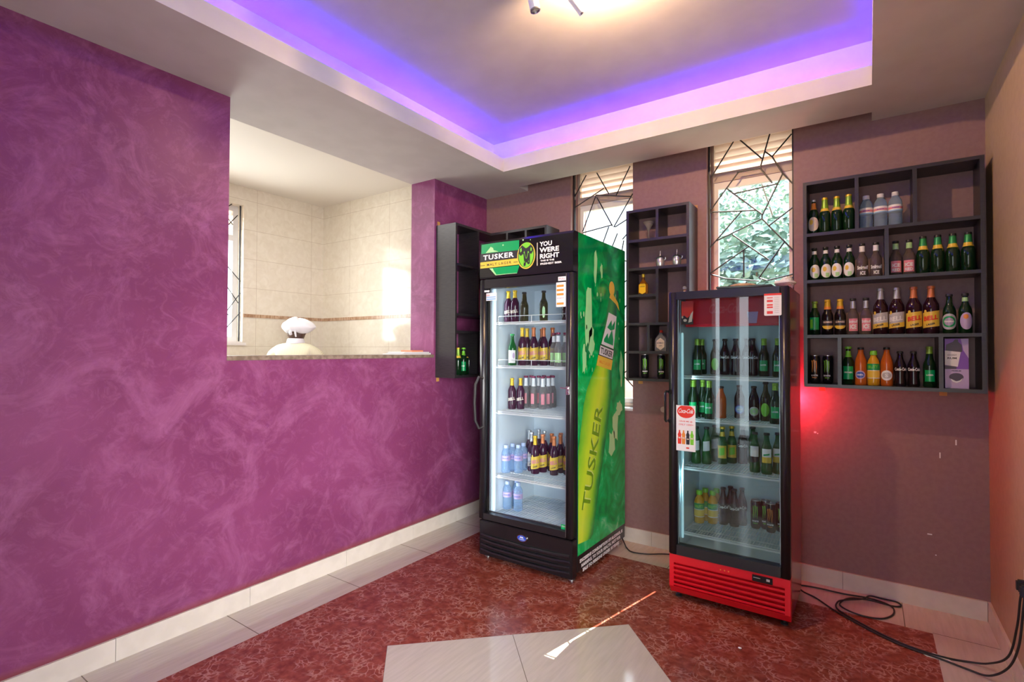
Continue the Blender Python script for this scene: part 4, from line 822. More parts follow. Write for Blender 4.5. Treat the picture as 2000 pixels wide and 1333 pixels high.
kind('castle', lambda: bottle_kind(B, 'beer', .0275, .195, 'gdark', 'capd', foil='white', foil_z=(.80, .90), label=(.08, .48, 120, 'oval', 'white', 0), extra=[('crest', .26, .40, -36, 2, 'oval', 'yellowp', 0), ('stripe', .10, .22, -8, 30, 'rect', 'mint', 0)]), 'dark green bottle with oval white label', 'bottle')
kind('ice', lambda: bottle_kind('cider_bottle', 'alco', .028, .195, 'gsmoke', 'capd', lower=(.76, .92, 'white'), text=[('Smirnoff', .30, .11, -55, 55, 'white', 0), ('ICE', .14, .10, -25, 25, 'white', 0)]), 'clear bottle with white lettering', 'bottle')
kind('iced', lambda: bottle_kind('cider_bottle', 'alco', .028, .192, 'gsmoke', 'capd', lower=(.76, .92, 'mint'), label=(.10, .42, 100, 'rect', 'pinkp', 0), text=[('ICE', .30, .10, -35, 35, 'white', 0), ('RED', .17, .08, -35, 35, 'white', 0)]), 'clear bottle with red-white label', 'bottle')
kind('icep', lambda: bottle_kind('cider_bottle', 'alco', .028, .205, 'gsmoke', 'capd', lower=(.72, .92, 'foils'), label=(.10, .44, 90, 'rect', 'pinkp', 0), text=[('Smirnoff', .36, .08, -42, 42, 'white', 0), ('ICE', .22, .12, -30, 30, 'white', 0)]), 'clear bottle with pink lettering', 'bottle')
kind('lime_lbl', lambda: bottle_kind(B, 'beer', .028, .197, 'gdark', 'foilg', capr=.5, foil='foilg', foil_z=(.80, .93), label=(.16, .52, 100, 'rect', 'greenp', 0), extra=[('stripe', .20, .46, -48, -15, 'rect', 'limep', 0)]), 'dark green bottle with bright green label', 'bottle')
kind('guin', lambda: bottle_kind(B, 'stout', .029, .204, 'cola', 'foily', foil='foily', foil_z=(.80, .96), lower=(.72, .80, 'orangep'), label=(.16, .42, 130, 'oval', 'yellowp', 0), extra=[('dark_panel', .26, .42, -62, 62, 'rect', 'ink', 0)], text=[('GUINNESS', .36, .05, -46, 46, 'creamp', 0)]), 'dark stout bottle with yellow foil', 'bottle')
def bell(r, h, foil, lab, txt, lime='yellowp', g='gamber'):
    return lambda: bottle_kind(B, 'bell', r, h, g, foil, capr=.46, foil=foil, foil_z=(.76, .975), label=(.14, .46, 150, 'rect', lab, .006), extra=[('gold_stripe', .14, .24, -74, 74, 'rect', lime, .006), ('bell_emblem', .42, .50, -50, -28, 'oval', lime, 0)], text=[('BELL', .33, .095, -52, 52, txt, .005), ('LAGER', .20, .04, -30, 30, 'ink', .004)])
kind('bell_s', bell(.034, .252, 'foils', 'grey', 'white'), 'large brown bottle with grey label', 'bottle')
kind('bell_g', bell(.034, .252, 'foilo', 'yellowp', 'redp'), 'large brown bottle with gold label', 'bottle')
kind('heine', lambda: bottle_kind(B, 'beer', .0275, .205, 'gdark', 'capd', label=(.10, .50, 150, 'oval', 'grey', 0), extra=[('green_ring', .16, .44, -58, 58, 'oval', 'greenp', 0), ('inner_disc', .20, .40, -42, 42, 'oval', 'lilac', 0)], text=[('Heineken', .31, .05, -42, 42, 'white', 0)]), 'dark green bottle with round grey label', 'bottle')
kind('tulip', lambda: bottle_kind(B, 'beer', .0275, .205, 'gdark', 'capd', foil='mint', foil_z=(.80, .90), label=(.10, .52, 110, 'oval', 'lilac', 0), extra=[('crest', .36, .48, -25, 15, 'oval', 'orangep', 0)]), 'dark green bottle with lilac oval label', 'bottle')
kind('lime_soda', lambda: bottle_kind('soda_bottle', 'beer', .0275, .213, 'gdark', 'limep', capr=.55, foil='limep', foil_z=(.72, .88), label=(.14, .48, 110, 'rect', 'greenp', 0), text=[('KRONEN', .32, .04, -40, 40, 'white', 0)]), 'dark lime-necked bottle with green label', 'bottle')
kind('orange_b', lambda: bottle_kind('soda_bottle', 'wide', .0285, .208, 'orange', 'capd', label=(.16, .38, 100, 'oval', 'lilac', 0), extra=[('blue_disc', .19, .35, -38, 38, 'oval', 'bluep', 0)], text=[('FANTA', .27, .05, -30, 30, 'white', 0)]), 'orange soda bottle with round blue label', 'bottle')
kind('orange_w', lambda: bottle_kind('soda_bottle', 'wide', .0285, .208, 'orange', 'capd', label=(.14, .40, 110, 'oval', 'white', 0), extra=[('grey_ring', .19, .35, -40, 40, 'oval', 'grey', 0)], text=[('S', .27, .10, -14, 14, 'white', 0)]), 'orange soda bottle with round white label', 'bottle')
kind('juice', lambda: bottle_kind('juice_bottle', 'juice', .0285, .190, 'yellow', 'limep', capr=.55, capz=.90, label=(.20, .62, 360, 'rect', 'white', 0), extra=[('green_banner', .44, .62, -80, 80, 'rect', 'greenp', 0), ('fruit_panel', .22, .42, -80, 80, 'rect', 'yellowp', 0)], text=[('FRUTY', .53, .09, -50, 50, 'limep', .002)]), 'yellow juice bottle with green cap', 'bottle')
kind('coke', lambda: bottle_kind('soda_bottle', 'soda', .027, .187, 'cola', 'capd', text=[('Coca-Cola', .49, .09, -60, 60, 'white', 0)]), 'dark cola bottle with white script', 'bottle')
kind('coke_t', lambda: bottle_kind('soda_bottle', 'soda', .0275, .215, 'cola', 'capd', text=[('Coca-Cola', .49, .08, -60, 60, 'white', 0)]), 'tall dark cola bottle', 'bottle')
kind('water', lambda: bottle_kind('water_bottle', 'water', .0315, .192, 'pet', 'capw', capr=.46, capz=.915, label=(.44, .62, 360, 'rect', 'white', 0), extra=[('pink_stripe', .50, .56, -70, 70, 'rect', 'pinkp', 0), ('blue_stripe', .44, .47, -89, 89, 'rect', 'skyp', 0)], text=[('AQUA', .53, .04, -30, 30, 'bluep', 0)]), 'clear water bottle with white cap', 'bottle')
kind('can_g', lambda: can_kind('limep'), 'black can with green claw mark', 'can'); kind('can_o', lambda: can_kind('orangep'), 'black can with orange claw mark', 'can')
# fridge kinds
kind('f_bell_y', bell(.0285, .215, 'foily', 'gwine', 'creamp', 'gwine', 'gwine'), 'maroon bottle with yellow foil', 'bottle')
kind('f_bell_g', bell(.0295, .256, 'foily', 'yellowp', 'pinkp', 'yellowp', 'gwine'), 'maroon gold-foiled bottle with gold label', 'bottle')
kind('f_bell_o', bell(.0295, .258, 'foilo', 'yellowp', 'pinkp', 'yellowp', 'gwine'), 'maroon copper-foiled bottle with gold label', 'bottle')
kind('f_bell_s', bell(.0295, .268, 'foils', 'grey', 'white', 'creamp', 'gwine'), 'maroon silver-foiled bottle with grey label', 'bottle')
kind('f_olive', lambda: bottle_kind(B, 'stout', .0285, .197, 'golive', 'capd', foil='golive', foil_z=(.74, .96)), 'plain olive green bottle', 'bottle')
kind('f_dark', lambda: bottle_kind(B, 'beer', .0275, .197, 'golive', 'capd', label=(.10, .48, 40, 'oval', 'mint', 0)), 'dark bottle with painted pale highlight', 'bottle')  # slim pale strip is a highlight painted on the glass
kind('f_brown', lambda: bottle_kind('soda_bottle', 'juice', .0285, .170, 'gamber', 'capd', capr=.5, capz=.9), 'short brown bottle behind the price sticker', 'bottle')
kind('f_green_w', lambda: bottle_kind(B, 'beer', .0275, .213, 'ggreen', 'foilgr', label=(.08, .48, 110, 'rect', 'white', 0), extra=[('seal', .22, .40, 10, 44, 'oval', 'lilac', 0)]), 'green bottle with white label', 'bottle')
kind('f_clear', lambda: bottle_kind('cider_bottle', 'alco', .0272, .218, 'gclear', 'capm', lower=(.72, .90, 'white'), label=(.12, .40, 90, 'rect', 'mint', 0)), 'clear bottle with pale green label', 'bottle')
kind('f_clearm', lambda: bottle_kind('cider_bottle', 'alco', .0272, .228, 'gclear', 'capm', capr=.52, lower=(.68, .93, 'white'), label=(.14, .46, 50, 'rect', 'pinkp', 0)), 'clear pink-labelled bottle with maroon cap', 'bottle')
kind('f_water', lambda: bottle_kind('water_bottle', 'water', .0305, .187, 'pet', 'capb', capr=.46, capz=.915, label=(.44, .62, 360, 'rect', 'lilac', 0), text=[('AQUA', .53, .05, -40, 40, 'bluep', 0)]), 'pale blue water bottle', 'bottle')
kind('r_green', lambda: bottle_kind(B, 'stout', .0275, .213, 'gdark', 'foilg', foil='foilg', foil_z=(.82, .96), label=(.14, .42, 90, 'rect', 'greenp', 0), text=[('LAGER', .3, .04, -30, 30, 'white', 0)]), 'lime-necked bottle with green label', 'bottle')
kind('r_lime', lambda: bottle_kind('soda_bottle', 'beer', .0275, .213, 'golive', 'capd', label=(.12, .46, 90, 'oval', 'limep', 0)), 'olive bottle with oval lime label', 'bottle')
kind('r_amber', lambda: bottle_kind('soda_bottle', 'wide', .0285, .180, 'orange', 'capd'), 'short amber soda bottle', 'bottle')
kind('r_cola_b', lambda: bottle_kind('soda_bottle', 'wide', .028, .186, 'cola', 'capd', label=(.14, .40, 110, 'oval', 'bluep', 0), extra=[('ring', .17, .37, -44, 44, 'oval', 'skyp', 0), ('disc', .19, .35, -38, 38, 'oval', 'bluep', 0)], text=[('NOVI', .27, .05, -26, 26, 'white', 0)]), 'dark soda bottle with round blue label', 'bottle')
kind('r_cola_r', lambda: bottle_kind('soda_bottle', 'wide', .028, .188, 'cola', 'capd', label=(.14, .40, 110, 'oval', 'grey', 0), extra=[('disc', .18, .36, -42, 42, 'oval', 'mint', 0)], text=[('S', .27, .09, -14, 14, 'grey', 0)]), 'dark soda bottle with round grey label', 'bottle')
kind('r_sprite', lambda: bottle_kind('soda_bottle', 'soda', .0275, .213, 'ggreen', 'capd', label=(.36, .62, 80, 'rect', 'grey', .003)), 'green soda bottle, slanted grey label', 'bottle')
kind('r_sprite_w', lambda: bottle_kind('soda_bottle', 'soda', .028, .215, 'ggreen', 'capd', label=(.40, .66, 90, 'rect', 'white', 0), extra=[('dark_panel', .26, .42, -45, 45, 'rect', 'ink', .003)]), 'green soda bottle with white and black label', 'bottle')
kind('r_soda_y', lambda: bottle_kind('soda_bottle', 'beer', .0275, .214, 'ggreen', 'foily', foil='yellowp', foil_z=(.74, .86), label=(.16, .50, 110, 'rect', 'yellowp', 0), extra=[('lime_panel', .24, .44, -30, 30, 'rect', 'limep', .003)]), 'green soda bottle with yellow label', 'bottle')
kind('r_soda_yw', lambda: bottle_kind('soda_bottle', 'soda', .028, .218, 'ggreen', 'capd', label=(.28, .62, 100, 'rect', 'white', 0), extra=[('yellow_panel', .28, .42, -50, 50, 'rect', 'yellowp', 0), ('script', .46, .50, -30, 30, 'rect', 'greenp', .003)]), 'green soda bottle with white-yellow label', 'bottle')

ORD = ['first', 'second', 'third', 'fourth', 'fifth', 'sixth', 'seventh', 'eighth', 'ninth']
CNT = ['one', 'two', 'three', 'four', 'five', 'six', 'seven', 'eight', 'nine']
def copy_tree(o, parent=None):
    c = o.copy(); COL.objects.link(c)
    if parent is not None: c.parent = parent
    for ch in list(o.children): copy_tree(ch, c)
    return c
def px(x, y):     # left-to-right order as seen from the room
    dx, dy = x-2.747, y+3.582; return math.atan2(dx, dy)
def place(items, z, where, short, seed=0):
    r = random.Random(seed); keys = [k for k, *_ in items]
    items = sorted(items, key=lambda t: px(t[1], t[2]))
    seen = {}
    for key, x, y in items:
        tot = keys.count(key); i = seen.get(key, 0); seen[key] = i+1
        proto = K[key]
        o = proto[0] if proto[3] == 0 else copy_tree(proto[0])
        proto[3] += 1
        o.location = (x, y, z); o.rotation_euler = (0, 0, math.atan2(-(2.747-x), 3.582+y)*-.75+r.uniform(-.16, .16))
        if tot == 1: lab = '%s %s' % (proto[1], where)
        else:
            if tot == 2: pos = ('left one', 'right one')[i]
            elif i == 0: pos = 'leftmost of %s' % CNT[tot-1]
            elif i == tot-1: pos = 'rightmost of %s' % CNT[tot-1]
            else: pos = '%s of %s from left' % (ORD[i], CNT[tot-1])
            lab = '%s, %s, %s' % (proto[1], pos, short)
            if len(lab.split()) > 16: lab = lab.replace(' from left', '')
        tag(o, lab, proto[2], '%s, %s' % (proto[1], short))
yS = -.115
place([('pils', 2.489, yS+.012), ('lag_foil', 2.5455, yS), ('lag_foil', 2.604, yS+.006), ('lag_foil', 2.6615, yS-.004), ('water', 2.742, yS), ('water', 2.807, yS), ('water', 2.872, yS)], RB[0], 'on the top row of the widest wall shelf', 'widest shelf top', 1)
place([('castle', 2.492, yS), ('castle', 2.548, yS), ('castle', 2.604, yS), ('castle', 2.662, yS), ('ice', 2.722, yS), ('ice', 2.785, yS), ('iced', 2.872, yS), ('iced', 2.930, yS), ('lag_foil2', 2.988, yS), ('lag_foil2', 3.048, yS), ('lag_foil2', 3.108, yS), ('lag_foil2', 3.168, yS)], RB[1], 'on the second row of the widest wall shelf', 'widest shelf second row', 2)
place([('lime_lbl', 2.492, yS), ('guin', 2.556, yS), ('guin', 2.617, yS), ('icep', 2.678, yS), ('icep', 2.738, yS), ('bell_s', 2.804, yS), ('bell_s', 2.875, yS), ('bell_g', 2.947, yS), ('bell_g', 3.019, yS), ('heine', 3.092, yS), ('tulip', 3.154, yS)], RB[2], 'on the third row of the widest wall shelf', 'widest shelf third row', 3)
place([('can_o', 2.492, yS), ('can_g', 2.555, yS), ('lime_soda', 2.654, yS), ('orange_b', 2.712, yS), ('juice', 2.770, yS), ('orange_w', 2.829, yS), ('coke', 2.887, yS), ('coke', 2.944, yS)], RBOT, 'on the bottom row of the widest wall shelf', 'widest shelf bottom', 4)
place([('r_green', 3.010, yS)], RBOT, 'at right end of widest shelf bottom row', '', 5)
place([('can_g', 1.474, yS), ('can_g', 1.588, yS)], MZ0+T, '', 'narrow shelf bottom', 6)
place([('lag_foil', .10, -.49)], LZ0+T, 'leftmost in the corner shelf', '', 7); place([('lime_soda', .10, -.424)], LZ0+T, 'in the middle of corner shelf', '', 8)
TS = lambda s: s
T1 = [('f_bell_y', .731, -.705), ('f_bell_y', .792, -.715), ('f_olive', .875, -.728), ('f_dark', 1.025, -.728), ('f_brown', 1.190, -.728)]
T2 = [('f_green_w', .770, -.712), ('f_bell_g', .816, -.660), ('f_bell_g', .790, -.560), ('f_bell_o', .878, -.615), ('f_bell_o', .800, -.380), ('f_bell_o', .929, -.568), ('f_bell_o', .976, -.529), ('f_clear', 1.041, -.621), ('f_clear', 1.116, -.698), ('f_clear', 1.141, -.648)]
T3 = [('f_bell_y', .694, -.603), ('f_bell_y', .742, -.567), ('f_clearm', .730, -.480), ('f_clearm', .735, -.420), ('f_clearm', .795, -.483), ('f_clearm', .799, -.420), ('f_clearm', .800, -.350), ('f_clearm', .875, -.488), ('f_clearm', .880, -.420), ('f_clearm', .875, -.350), ('f_clearm', .840, -.303)]
T4 = [('f_water', .696, -.676), ('f_water', .701, -.605), ('f_water', .750, -.540), ('f_water', .766, -.626), ('f_bell_s', .755, -.470), ('f_bell_s', .812, -.530), ('f_bell_s', .790, -.400), ('f_bell_g', .875, -.585), ('f_bell_o', .894, -.517), ('f_bell_s', .856, -.433), ('f_bell_o', .925, -.448), ('f_bell_o', 1.0, -.545), ('f_bell_o', .965, -.390), ('f_bell_o', 1.002, -.462), ('f_bell_o', 1.067, -.480)]
T5 = [('f_water', .697, -.660), ('f_water', .727, -.589), ('f_water', .784, -.655)]
for its, z, w, s_ in ((T1, TSZ[0], 'on top shelf inside the black cooler', 'black cooler top'), (T2, TSZ[1], 'on second shelf inside the black cooler', 'black cooler second shelf'), (T3, TSZ[2], 'on third shelf inside the black cooler', 'black cooler third shelf'),
                      (T4, TSZ[3], 'on fourth shelf inside the black cooler', 'black cooler fourth shelf'), (T5, TSZ[4], 'on bottom shelf inside the black cooler', 'black cooler bottom')): place(its, z, w, s_, 9)
R1 = [('r_green', 1.907, -.418), ('r_green', 1.912, -.330), ('r_lime', 1.980, -.296), ('coke_t', 2.040, -.310), ('coke_t', 2.104, -.330), ('coke_t', 2.160, -.296), ('coke_t', 2.200, -.350), ('r_green', 2.262, -.370), ('r_green', 2.335, -.398)]
R2 = [('r_green', 1.906, -.487), ('r_green', 1.920, -.560), ('r_green', 1.962, -.510), ('r_green', 2.010, -.560), ('r_amber', 2.055, -.480), ('r_cola_b', 2.140, -.416), ('r_cola_r', 2.226, -.474), ('r_lime', 2.284, -.470), ('r_green', 2.343, -.560)]
R3 = [('r_sprite', 1.914, -.473), ('r_sprite', 1.970, -.459), ('r_sprite', 1.990, -.350), ('r_soda_y', 2.045, -.403), ('r_soda_y', 2.085, -.350), ('coke_t', 2.140, -.330), ('r_sprite', 2.190, -.296), ('r_sprite_w', 2.237, -.515), ('r_soda_yw', 2.297, -.529), ('r_soda_yw', 2.345, -.484)]
R4 = [('juice', 1.912, -.400), ('juice', 1.929, -.329), ('juice', 1.981, -.366), ('juice', 1.987, -.300), ('coke_t', 2.036, -.346), ('coke_t', 2.066, -.296), ('coke_t', 2.098, -.348), ('coke_t', 2.130, -.296), ('can_g', 2.206, -.314), ('can_g', 2.255, -.292), ('can_o', 2.288, -.336), ('can_g', 2.332, -.292)]
for its, z, w, s_ in ((R1, RSZ[0], 'on top shelf inside the red cooler', 'red cooler top'), (R2, RSZ[1], 'on second shelf inside the red cooler', 'red cooler second shelf'), (R3, RSZ[2], 'on third shelf inside the red cooler', 'red cooler third shelf'),
                      (R4, RSZ[3], 'on bottom shelf inside the red cooler', 'red cooler bottom')): place(its, z, w, s_, 10)
place([('lag_foil', .10, -.50+.146)], LZ0+T, 'rightmost in the corner shelf', '', 12)

# loose things on the narrow unit
o = thing('cocktail_glass', (1.50, yS, MBZ[0]), 'empty cocktail glass in the top left cell of the narrow shelf', 'glass')
MB().lathe([(.026, 0), (.026, .002), (.004, .006), (.003, .060), (.006, .068), (.036, .130), (.0355, .130), (.005, .070)], (1.50, yS, MBZ[0]), 22).build('bowl', 'gclear', o)
for x, lab in ((1.582, 'left silver lidded jar with a spout in the narrow shelf'), (1.695, 'right silver lidded jar with a spout in the narrow shelf')):
    o = thing('lidded_jar', (x, yS, MBZ[1]), lab, 'jar', 'silver lidded jars'); c = (x, yS, MBZ[1])
    MB().lathe([(.020, 0), (.024, .004), (.026, .012), (.029, .030), (.029, .052), (.025, .062)], c, 20).build('body', 'silver', o)
    MB().lathe([(.028, .0), (.029, .006), (.020, .014), (.008, .018), (.004, .028), (.0035, .055), (.001, .056)], (x, yS, MBZ[1]+.060), 18).build('lid', 'steel', o)
    MB().tube([(x+.026, yS, MBZ[1]+.05), (x+.036, yS, MBZ[1]+.058), (x+.036, yS, MBZ[1]+.070)], .0035, 8).build('lever', 'steel', o)
o = thing('liqueur_bottle', (1.462, yS, MBZ[2]), 'square amber liqueur bottle with yellow label in the narrow shelf', 'bottle'); x, z = 1.462, MBZ[2]
MB().box(x-.033, x+.033, yS-.018, yS+.018, z, z+.092, .012).lathe([(.030, .080), (.014, .100), (.010, .108), (.010, .128)], (x, yS, z), 16).build('body', P('amber_liqueur_glass', (.20, .07, .01), .1), o)
MB().lathe([(.012, .126), (.012, .146), (.009, .149)], (x, yS, z), 16).build('cap', 'foily', o)
mb = MB(); poly(mb, [(x-.024, z+.02), (x+.0, z+.008), (x+.024, z+.02), (x+.024, z+.072), (x+.012, z+.088), (x-.012, z+.088), (x-.024, z+.072)], faceY(yS-.0188)); lo = mb.build('label', P('golden_print', (.85, .50, .01), .35), o)
mb = MB(); text_on(mb, 'UGANDA', faceY(yS-.0192), x-.018, z+.056, .036, .008, .02); mb.build('lettering', 'ink', lo)
o = thing('gin_bottle', (1.588, yS, MBZ[4]), 'clear gin bottle with hexagonal cream label and red cap', 'bottle'); x, z = 1.588, MBZ[4]
MB().prism([(-.036, 0), (.036, 0), (.038, .01), (.038, .075), (.030, .092), (.012, .112), (.010, .125), (-.010, .125), (-.012, .112), (-.030, .092), (-.038, .075), (-.038, .01)], lambda u, v, d: (x+u, d, z+v), yS-.017, yS+.017).build('body', 'gin', o)
MB().lathe([(.011, .122), (.011, .138), (.008, .142)], (x, yS, z), 16).build('cap', 'redp', o)
mb = MB(); poly(mb, [(x+.031*math.sin(PI/3*k), z+.048+.042*math.cos(PI/3*k)) for k in range(6)], faceY(yS-.0176)); lo = mb.build('label', 'creamp', o)
mb = MB(); text_on(mb, 'BOMBAY', faceY(yS-.018), x-.023, z+.050, .046, .009, .02); text_on(mb, 'GIN', faceY(yS-.018), x-.010, z+.032, .020, .008, .02); mb.build('lettering', 'ink', lo)
# printed carton on the widest unit
bx = thing('gift_carton', (3.115, yS, RBOT), 'purple and lilac printed carton in bottom right cell of widest shelf', 'carton')
x0, x1, z0, z1 = 3.068, 3.160, RBOT, RBOT+.252
MB().box(x0, x1, yS-.045, yS+.045, z0, z1, .001).build('box', 'purplep', bx); f1 = faceY(yS-.0455); f2 = faceY(yS-.046)
poly(MB(), rect(x0, z0, x1, z0+.098), f1).build('lilac_panel', 'lilac', bx); poly(MB(), [(x1-.03, z1), (x1, z1), (x1, z1-.10), (x1-.02, z1-.06)], f1).build('lilac_flash', 'lilac', bx)
mb = MB(); poly(mb, [(x0+.003, z1-.055), (x0+.006, z1-.030), (x0+.032, z1-.016), (x0+.040, z1-.004), (x0+.052, z1-.004), (x0+.052, z1-.016), (x0+.066, z1-.032), (x0+.068, z1-.066), (x0+.062, z1-.068), (x0+.006, z1-.062)], f2); cd = P('carton_dark', (.05, .03, .05), .4); mb.build('printed_bottle', cd, bx); poly(MB(), rect(x0, z0+.098, x0+.045, z0+.115), f2).build('printed_base', cd, bx); poly(MB(), ellipse(x0+.044, z0+.058, .028, .020, 20), f2).build('printed_bowl', cd, bx)
mb = MB(); poly(mb, [(x0, z1-.060), (x0+.062, z1-.068), (x0+.050, z1-.142), (x0, z1-.134)], faceY(yS-.0462)); lp_ = mb.build('pale_label', 'paper', bx); mb = MB(); poly(mb, [(x0+.020, z0+.050), (x0+.030, z0+.034), (x0+.045, z0+.028), (x0+.060, z0+.036), (x0+.070, z0+.055), (x0+.058, z0+.042), (x0+.044, z0+.036), (x0+.030, z0+.044)], faceY(yS-.0466)); mb.build('bowl_rim', 'paper', bx)
mb = MB(); text_on(mb, 'COCONUT', faceY(yS-.0468), x0+.010, z1-.086, .036, .006); text_on(mb, 'RUM', faceY(yS-.0468), x0+.010, z1-.104, .036, .010, .03); text_on(mb, 'PREMIUM', faceY(yS-.0468), x0+.026, z0+.086, .036, .006); mb.build('lettering', 'ink', lp_)

# ------------------------------------------------------------------ papers on the hatch sill
ZS = 1.3425
pp = thing('newspaper_stack', (-.11, -.82, ZS), 'stack of white papers on the hatch sill', 'papers')
for k, (dx, dy, w, l_) in enumerate(((0, 0, .20, .30), (.004, .012, .19, .28), (-.004, .02, .18, .25))):
    MB().box(-.11+dx-w/2, -.11+dx+w/2, -.83+dy-l_/2, -.83+dy+l_/2, ZS+k*.0065, ZS+.006+k*.0065).build('sheet', 'paper' if k != 1 else 'grey', pp)
tag(MB().box(-.17, -.05, -.84, -.72, ZS+.0195, ZS+.031, .002).build('booklet', P('orange_booklet', (.72, .25, .12), .5)), 'orange booklet lying on the white papers at the hatch', 'booklet')

# ------------------------------------------------------------------ ceiling spotlight with three heads
sl = thing('ceiling_spotlight', (1.66, -1.78, 3.0), 'white ceiling spotlight with swivel heads at top of view', 'ceiling light')
MB().lathe([(.02, 0), (.07, -.004), (.075, -.014), (.070, -.026), (.01, -.03)], (1.66, -1.80, 3.0), 28).build('canopy', 'white', sl)
for (p0, p1) in (((1.545, -1.72, 2.975), (1.563, -1.698, 2.862)), ((1.672, -1.66, 2.960), (1.724, -1.560, 2.872)), ((1.74, -1.74, 2.93), (1.80, -1.655, 2.94))):
    A, B_ = Vector(p0), Vector(p1); t_ = (B_-A).normalized(); q = t_.to_track_quat('Z', 'Y').to_matrix(); L = (B_-A).length
    h = MB(); h.lathe([(.012, 0), (.021, .006), (.0225, .02), (.0225, L)], seg=20); h.v = [tuple(A+q @ Vector(v)) for v in h.v]
    hh = h.build('head', 'white', sl)
    h = MB(); h.lathe([(.0225, L-.002), (.0232, L+.006), (.018, L+.007), (.018, L+.002)], seg=20); h.v = [tuple(A+q @ Vector(v)) for v in h.v]; h.build('bezel', 'steel', hh)
    MB().tube([(1.66, -1.80, 2.985), (A+Vector((1.66, -1.80, 2.975)))/2, A+t_*.01], .006, 8).build('arm', 'white', sl)
lamp('spotlight_bulb', 'POINT', (1.825, -1.62, 2.93), 72, (1, .64, .34), shadow_soft_size=.02)

# ------------------------------------------------------------------ cables
def smooth(pts, n=8):
    P_ = [Vector(p) for p in pts]; out = []
    for i in range(len(P_)-1):
        a_, b_, c_, d_ = P_[max(i-1, 0)], P_[i], P_[i+1], P_[min(i+2, len(P_)-1)]
        for k in range(n):
            t = k/n; out.append(.5*((2*b_)+(-a_+c_)*t+(2*a_-5*b_+4*c_-d_)*t*t+(-a_+3*b_-3*c_+d_)*t**3))
    out.append(P_[-1]); return out
z = .0055
c1 = [(2.30, -.14, .05), (2.36, -.125, z), (2.42, -.10, z), (2.504, -.087, z), (2.629, -.085, z), (2.748, -.066, z), (2.838, -.121, z+.006), (2.847, -.201, z), (2.801, -.289, z), (2.725, -.318, z), (2.647, -.308, z+.006), (2.61, -.234, z), (2.654, -.139, z+.004), (2.748, -.116, z+.009), (2.849, -.100, z), (2.884, -.069, z), (2.865, -.032, z), (2.80, -.030, z), (2.745, -.055, z+.009), (2.713, -.12, z+.009), (2.633, -.19, z+.009), (2.60, -.245, z+.009), (2.61, -.32, z), (2.747, -.441, z), (2.866, -.516, z), (2.958, -.541, z), (3.031, -.545, z), (3.096, -.530, z), (3.165, -.55, .03), (3.215, -.64, .12), (3.232, -.70, .27), (3.235, -.745, .40), (3.240, -.753, .445)]
cb = tag(MB().tube(smooth(c1), .0042, 8).build('power_cable', 'rubber'), 'black looped cable on the floor right of the red cooler', 'cable', 'power cables')
MB().box(3.222, XR-.001, -.767, -.739, .435, .480, .006).build('plug', 'rubber', cb)
c2 = [(2.40, -.175, .03), (2.43, -.185, z), (2.50, -.235, z), (2.60, -.345, z), (2.742, -.462, z), (2.862, -.534, z), (2.955, -.560, z), (3.02, -.575, z), (3.09, -.60, z), (3.155, -.64, .02), (3.205, -.70, .10), (3.225, -.765, .22), (3.232, -.80, .36), (3.236, -.812, .44)]
cb = tag(MB().tube(smooth(c2), .0042, 8).build('power_cable', 'rubber'), 'second black cable running beside the looped one to the right wall', 'cable', 'power cables')
MB().box(3.222, XR-.001, -.826, -.798, .435, .480, .006).build('plug', 'rubber', cb)
c3 = [(1.20, -.045, .30), (1.27, -.05, .06), (1.32, -.10, .012), (1.36, -.155, z), (1.415, -.198, z), (1.51, -.175, z), (1.60, -.11, z), (1.70, -.075, z), (1.90, -.07, z)]
tag(MB().tube(smooth(c3), .0042, 8).build('power_cable', 'rubber'), 'black cable on the floor between the two coolers', 'cable', 'power cables')
tag(MB().prism([(2.938, -.548), (2.985, -.520), (3.035, -.545), (3.050, -.570), (2.955, -.572)], lambda u, v, d: (u, v, d), .0005, .0018).build('floor_tape', 'paper'), 'strip of white tape holding the cables to the floor', 'tape')
tag(MB().sphere((2.249, -.993, .004), .006, 8, 6, (1.4, 1, .6)).build('paper_scrap', 'paper'), 'tiny white scrap on the red floor tiles', 'scrap')
so = tag(MB().box(XR-.006, XR-.0005, -.90, -.732, .40, .52, .002).build('wall_socket', 'white'), 'white double socket on the right wall with two black plugs', 'socket')

# ------------------------------------------------------------------ cook in the kitchen
def skin(name, joints, edges, mat, parent, rootj=0, sub=2, faces_smooth=True):
    me = bpy.data.meshes.new(name); me.from_pydata([j[:3] for j in joints], edges, []); o = bpy.data.objects.new(name, me); COL.objects.link(o); o.parent = parent
    sk_ = o.modifiers.new('skin', 'SKIN'); sk_.use_smooth_shade = True
    dat = me.skin_vertices[0].data if me.skin_vertices else None
    if dat is None:
        bpy.context.view_layer.objects.active = o; me.skin_vertices.new() if hasattr(me.skin_vertices, 'new') else None; dat = me.skin_vertices[0].data
    for i, j in enumerate(joints):
        r = j[3]; dat[i].radius = r if isinstance(r, tuple) else (r, r); dat[i].use_root = (i == rootj)
    ss = o.modifiers.new('sub', 'SUBSURF'); ss.levels = sub; ss.render_levels = sub
    me.materials.append(M[mat]); return o
pk = thing('person', (-1.75, -.70, 0), 'person in white cap and cream shirt seen from behind in the kitchen', 'person', rz=math.radians(38))
J = [(0, 0, .86, (.125, .10)), (0, -.01, 1.02, (.115, .09)), (0, -.015, 1.20, (.13, .10)), (0, -.01, 1.33, (.10, .08)), (0, .0, 1.405, .052), (0, .01, 1.45, .050), (0, .03, 1.505, (.068, .078)), (0, .035, 1.565, (.074, .088)), (0, .03, 1.605, (.055, .065))]
Ed = [(i, i+1) for i in range(8)]
def chain(start, pts):
    i0 = start
    for p in pts: J.append(p); Ed.append((i0, len(J)-1)); i0 = len(J)-1
    return i0
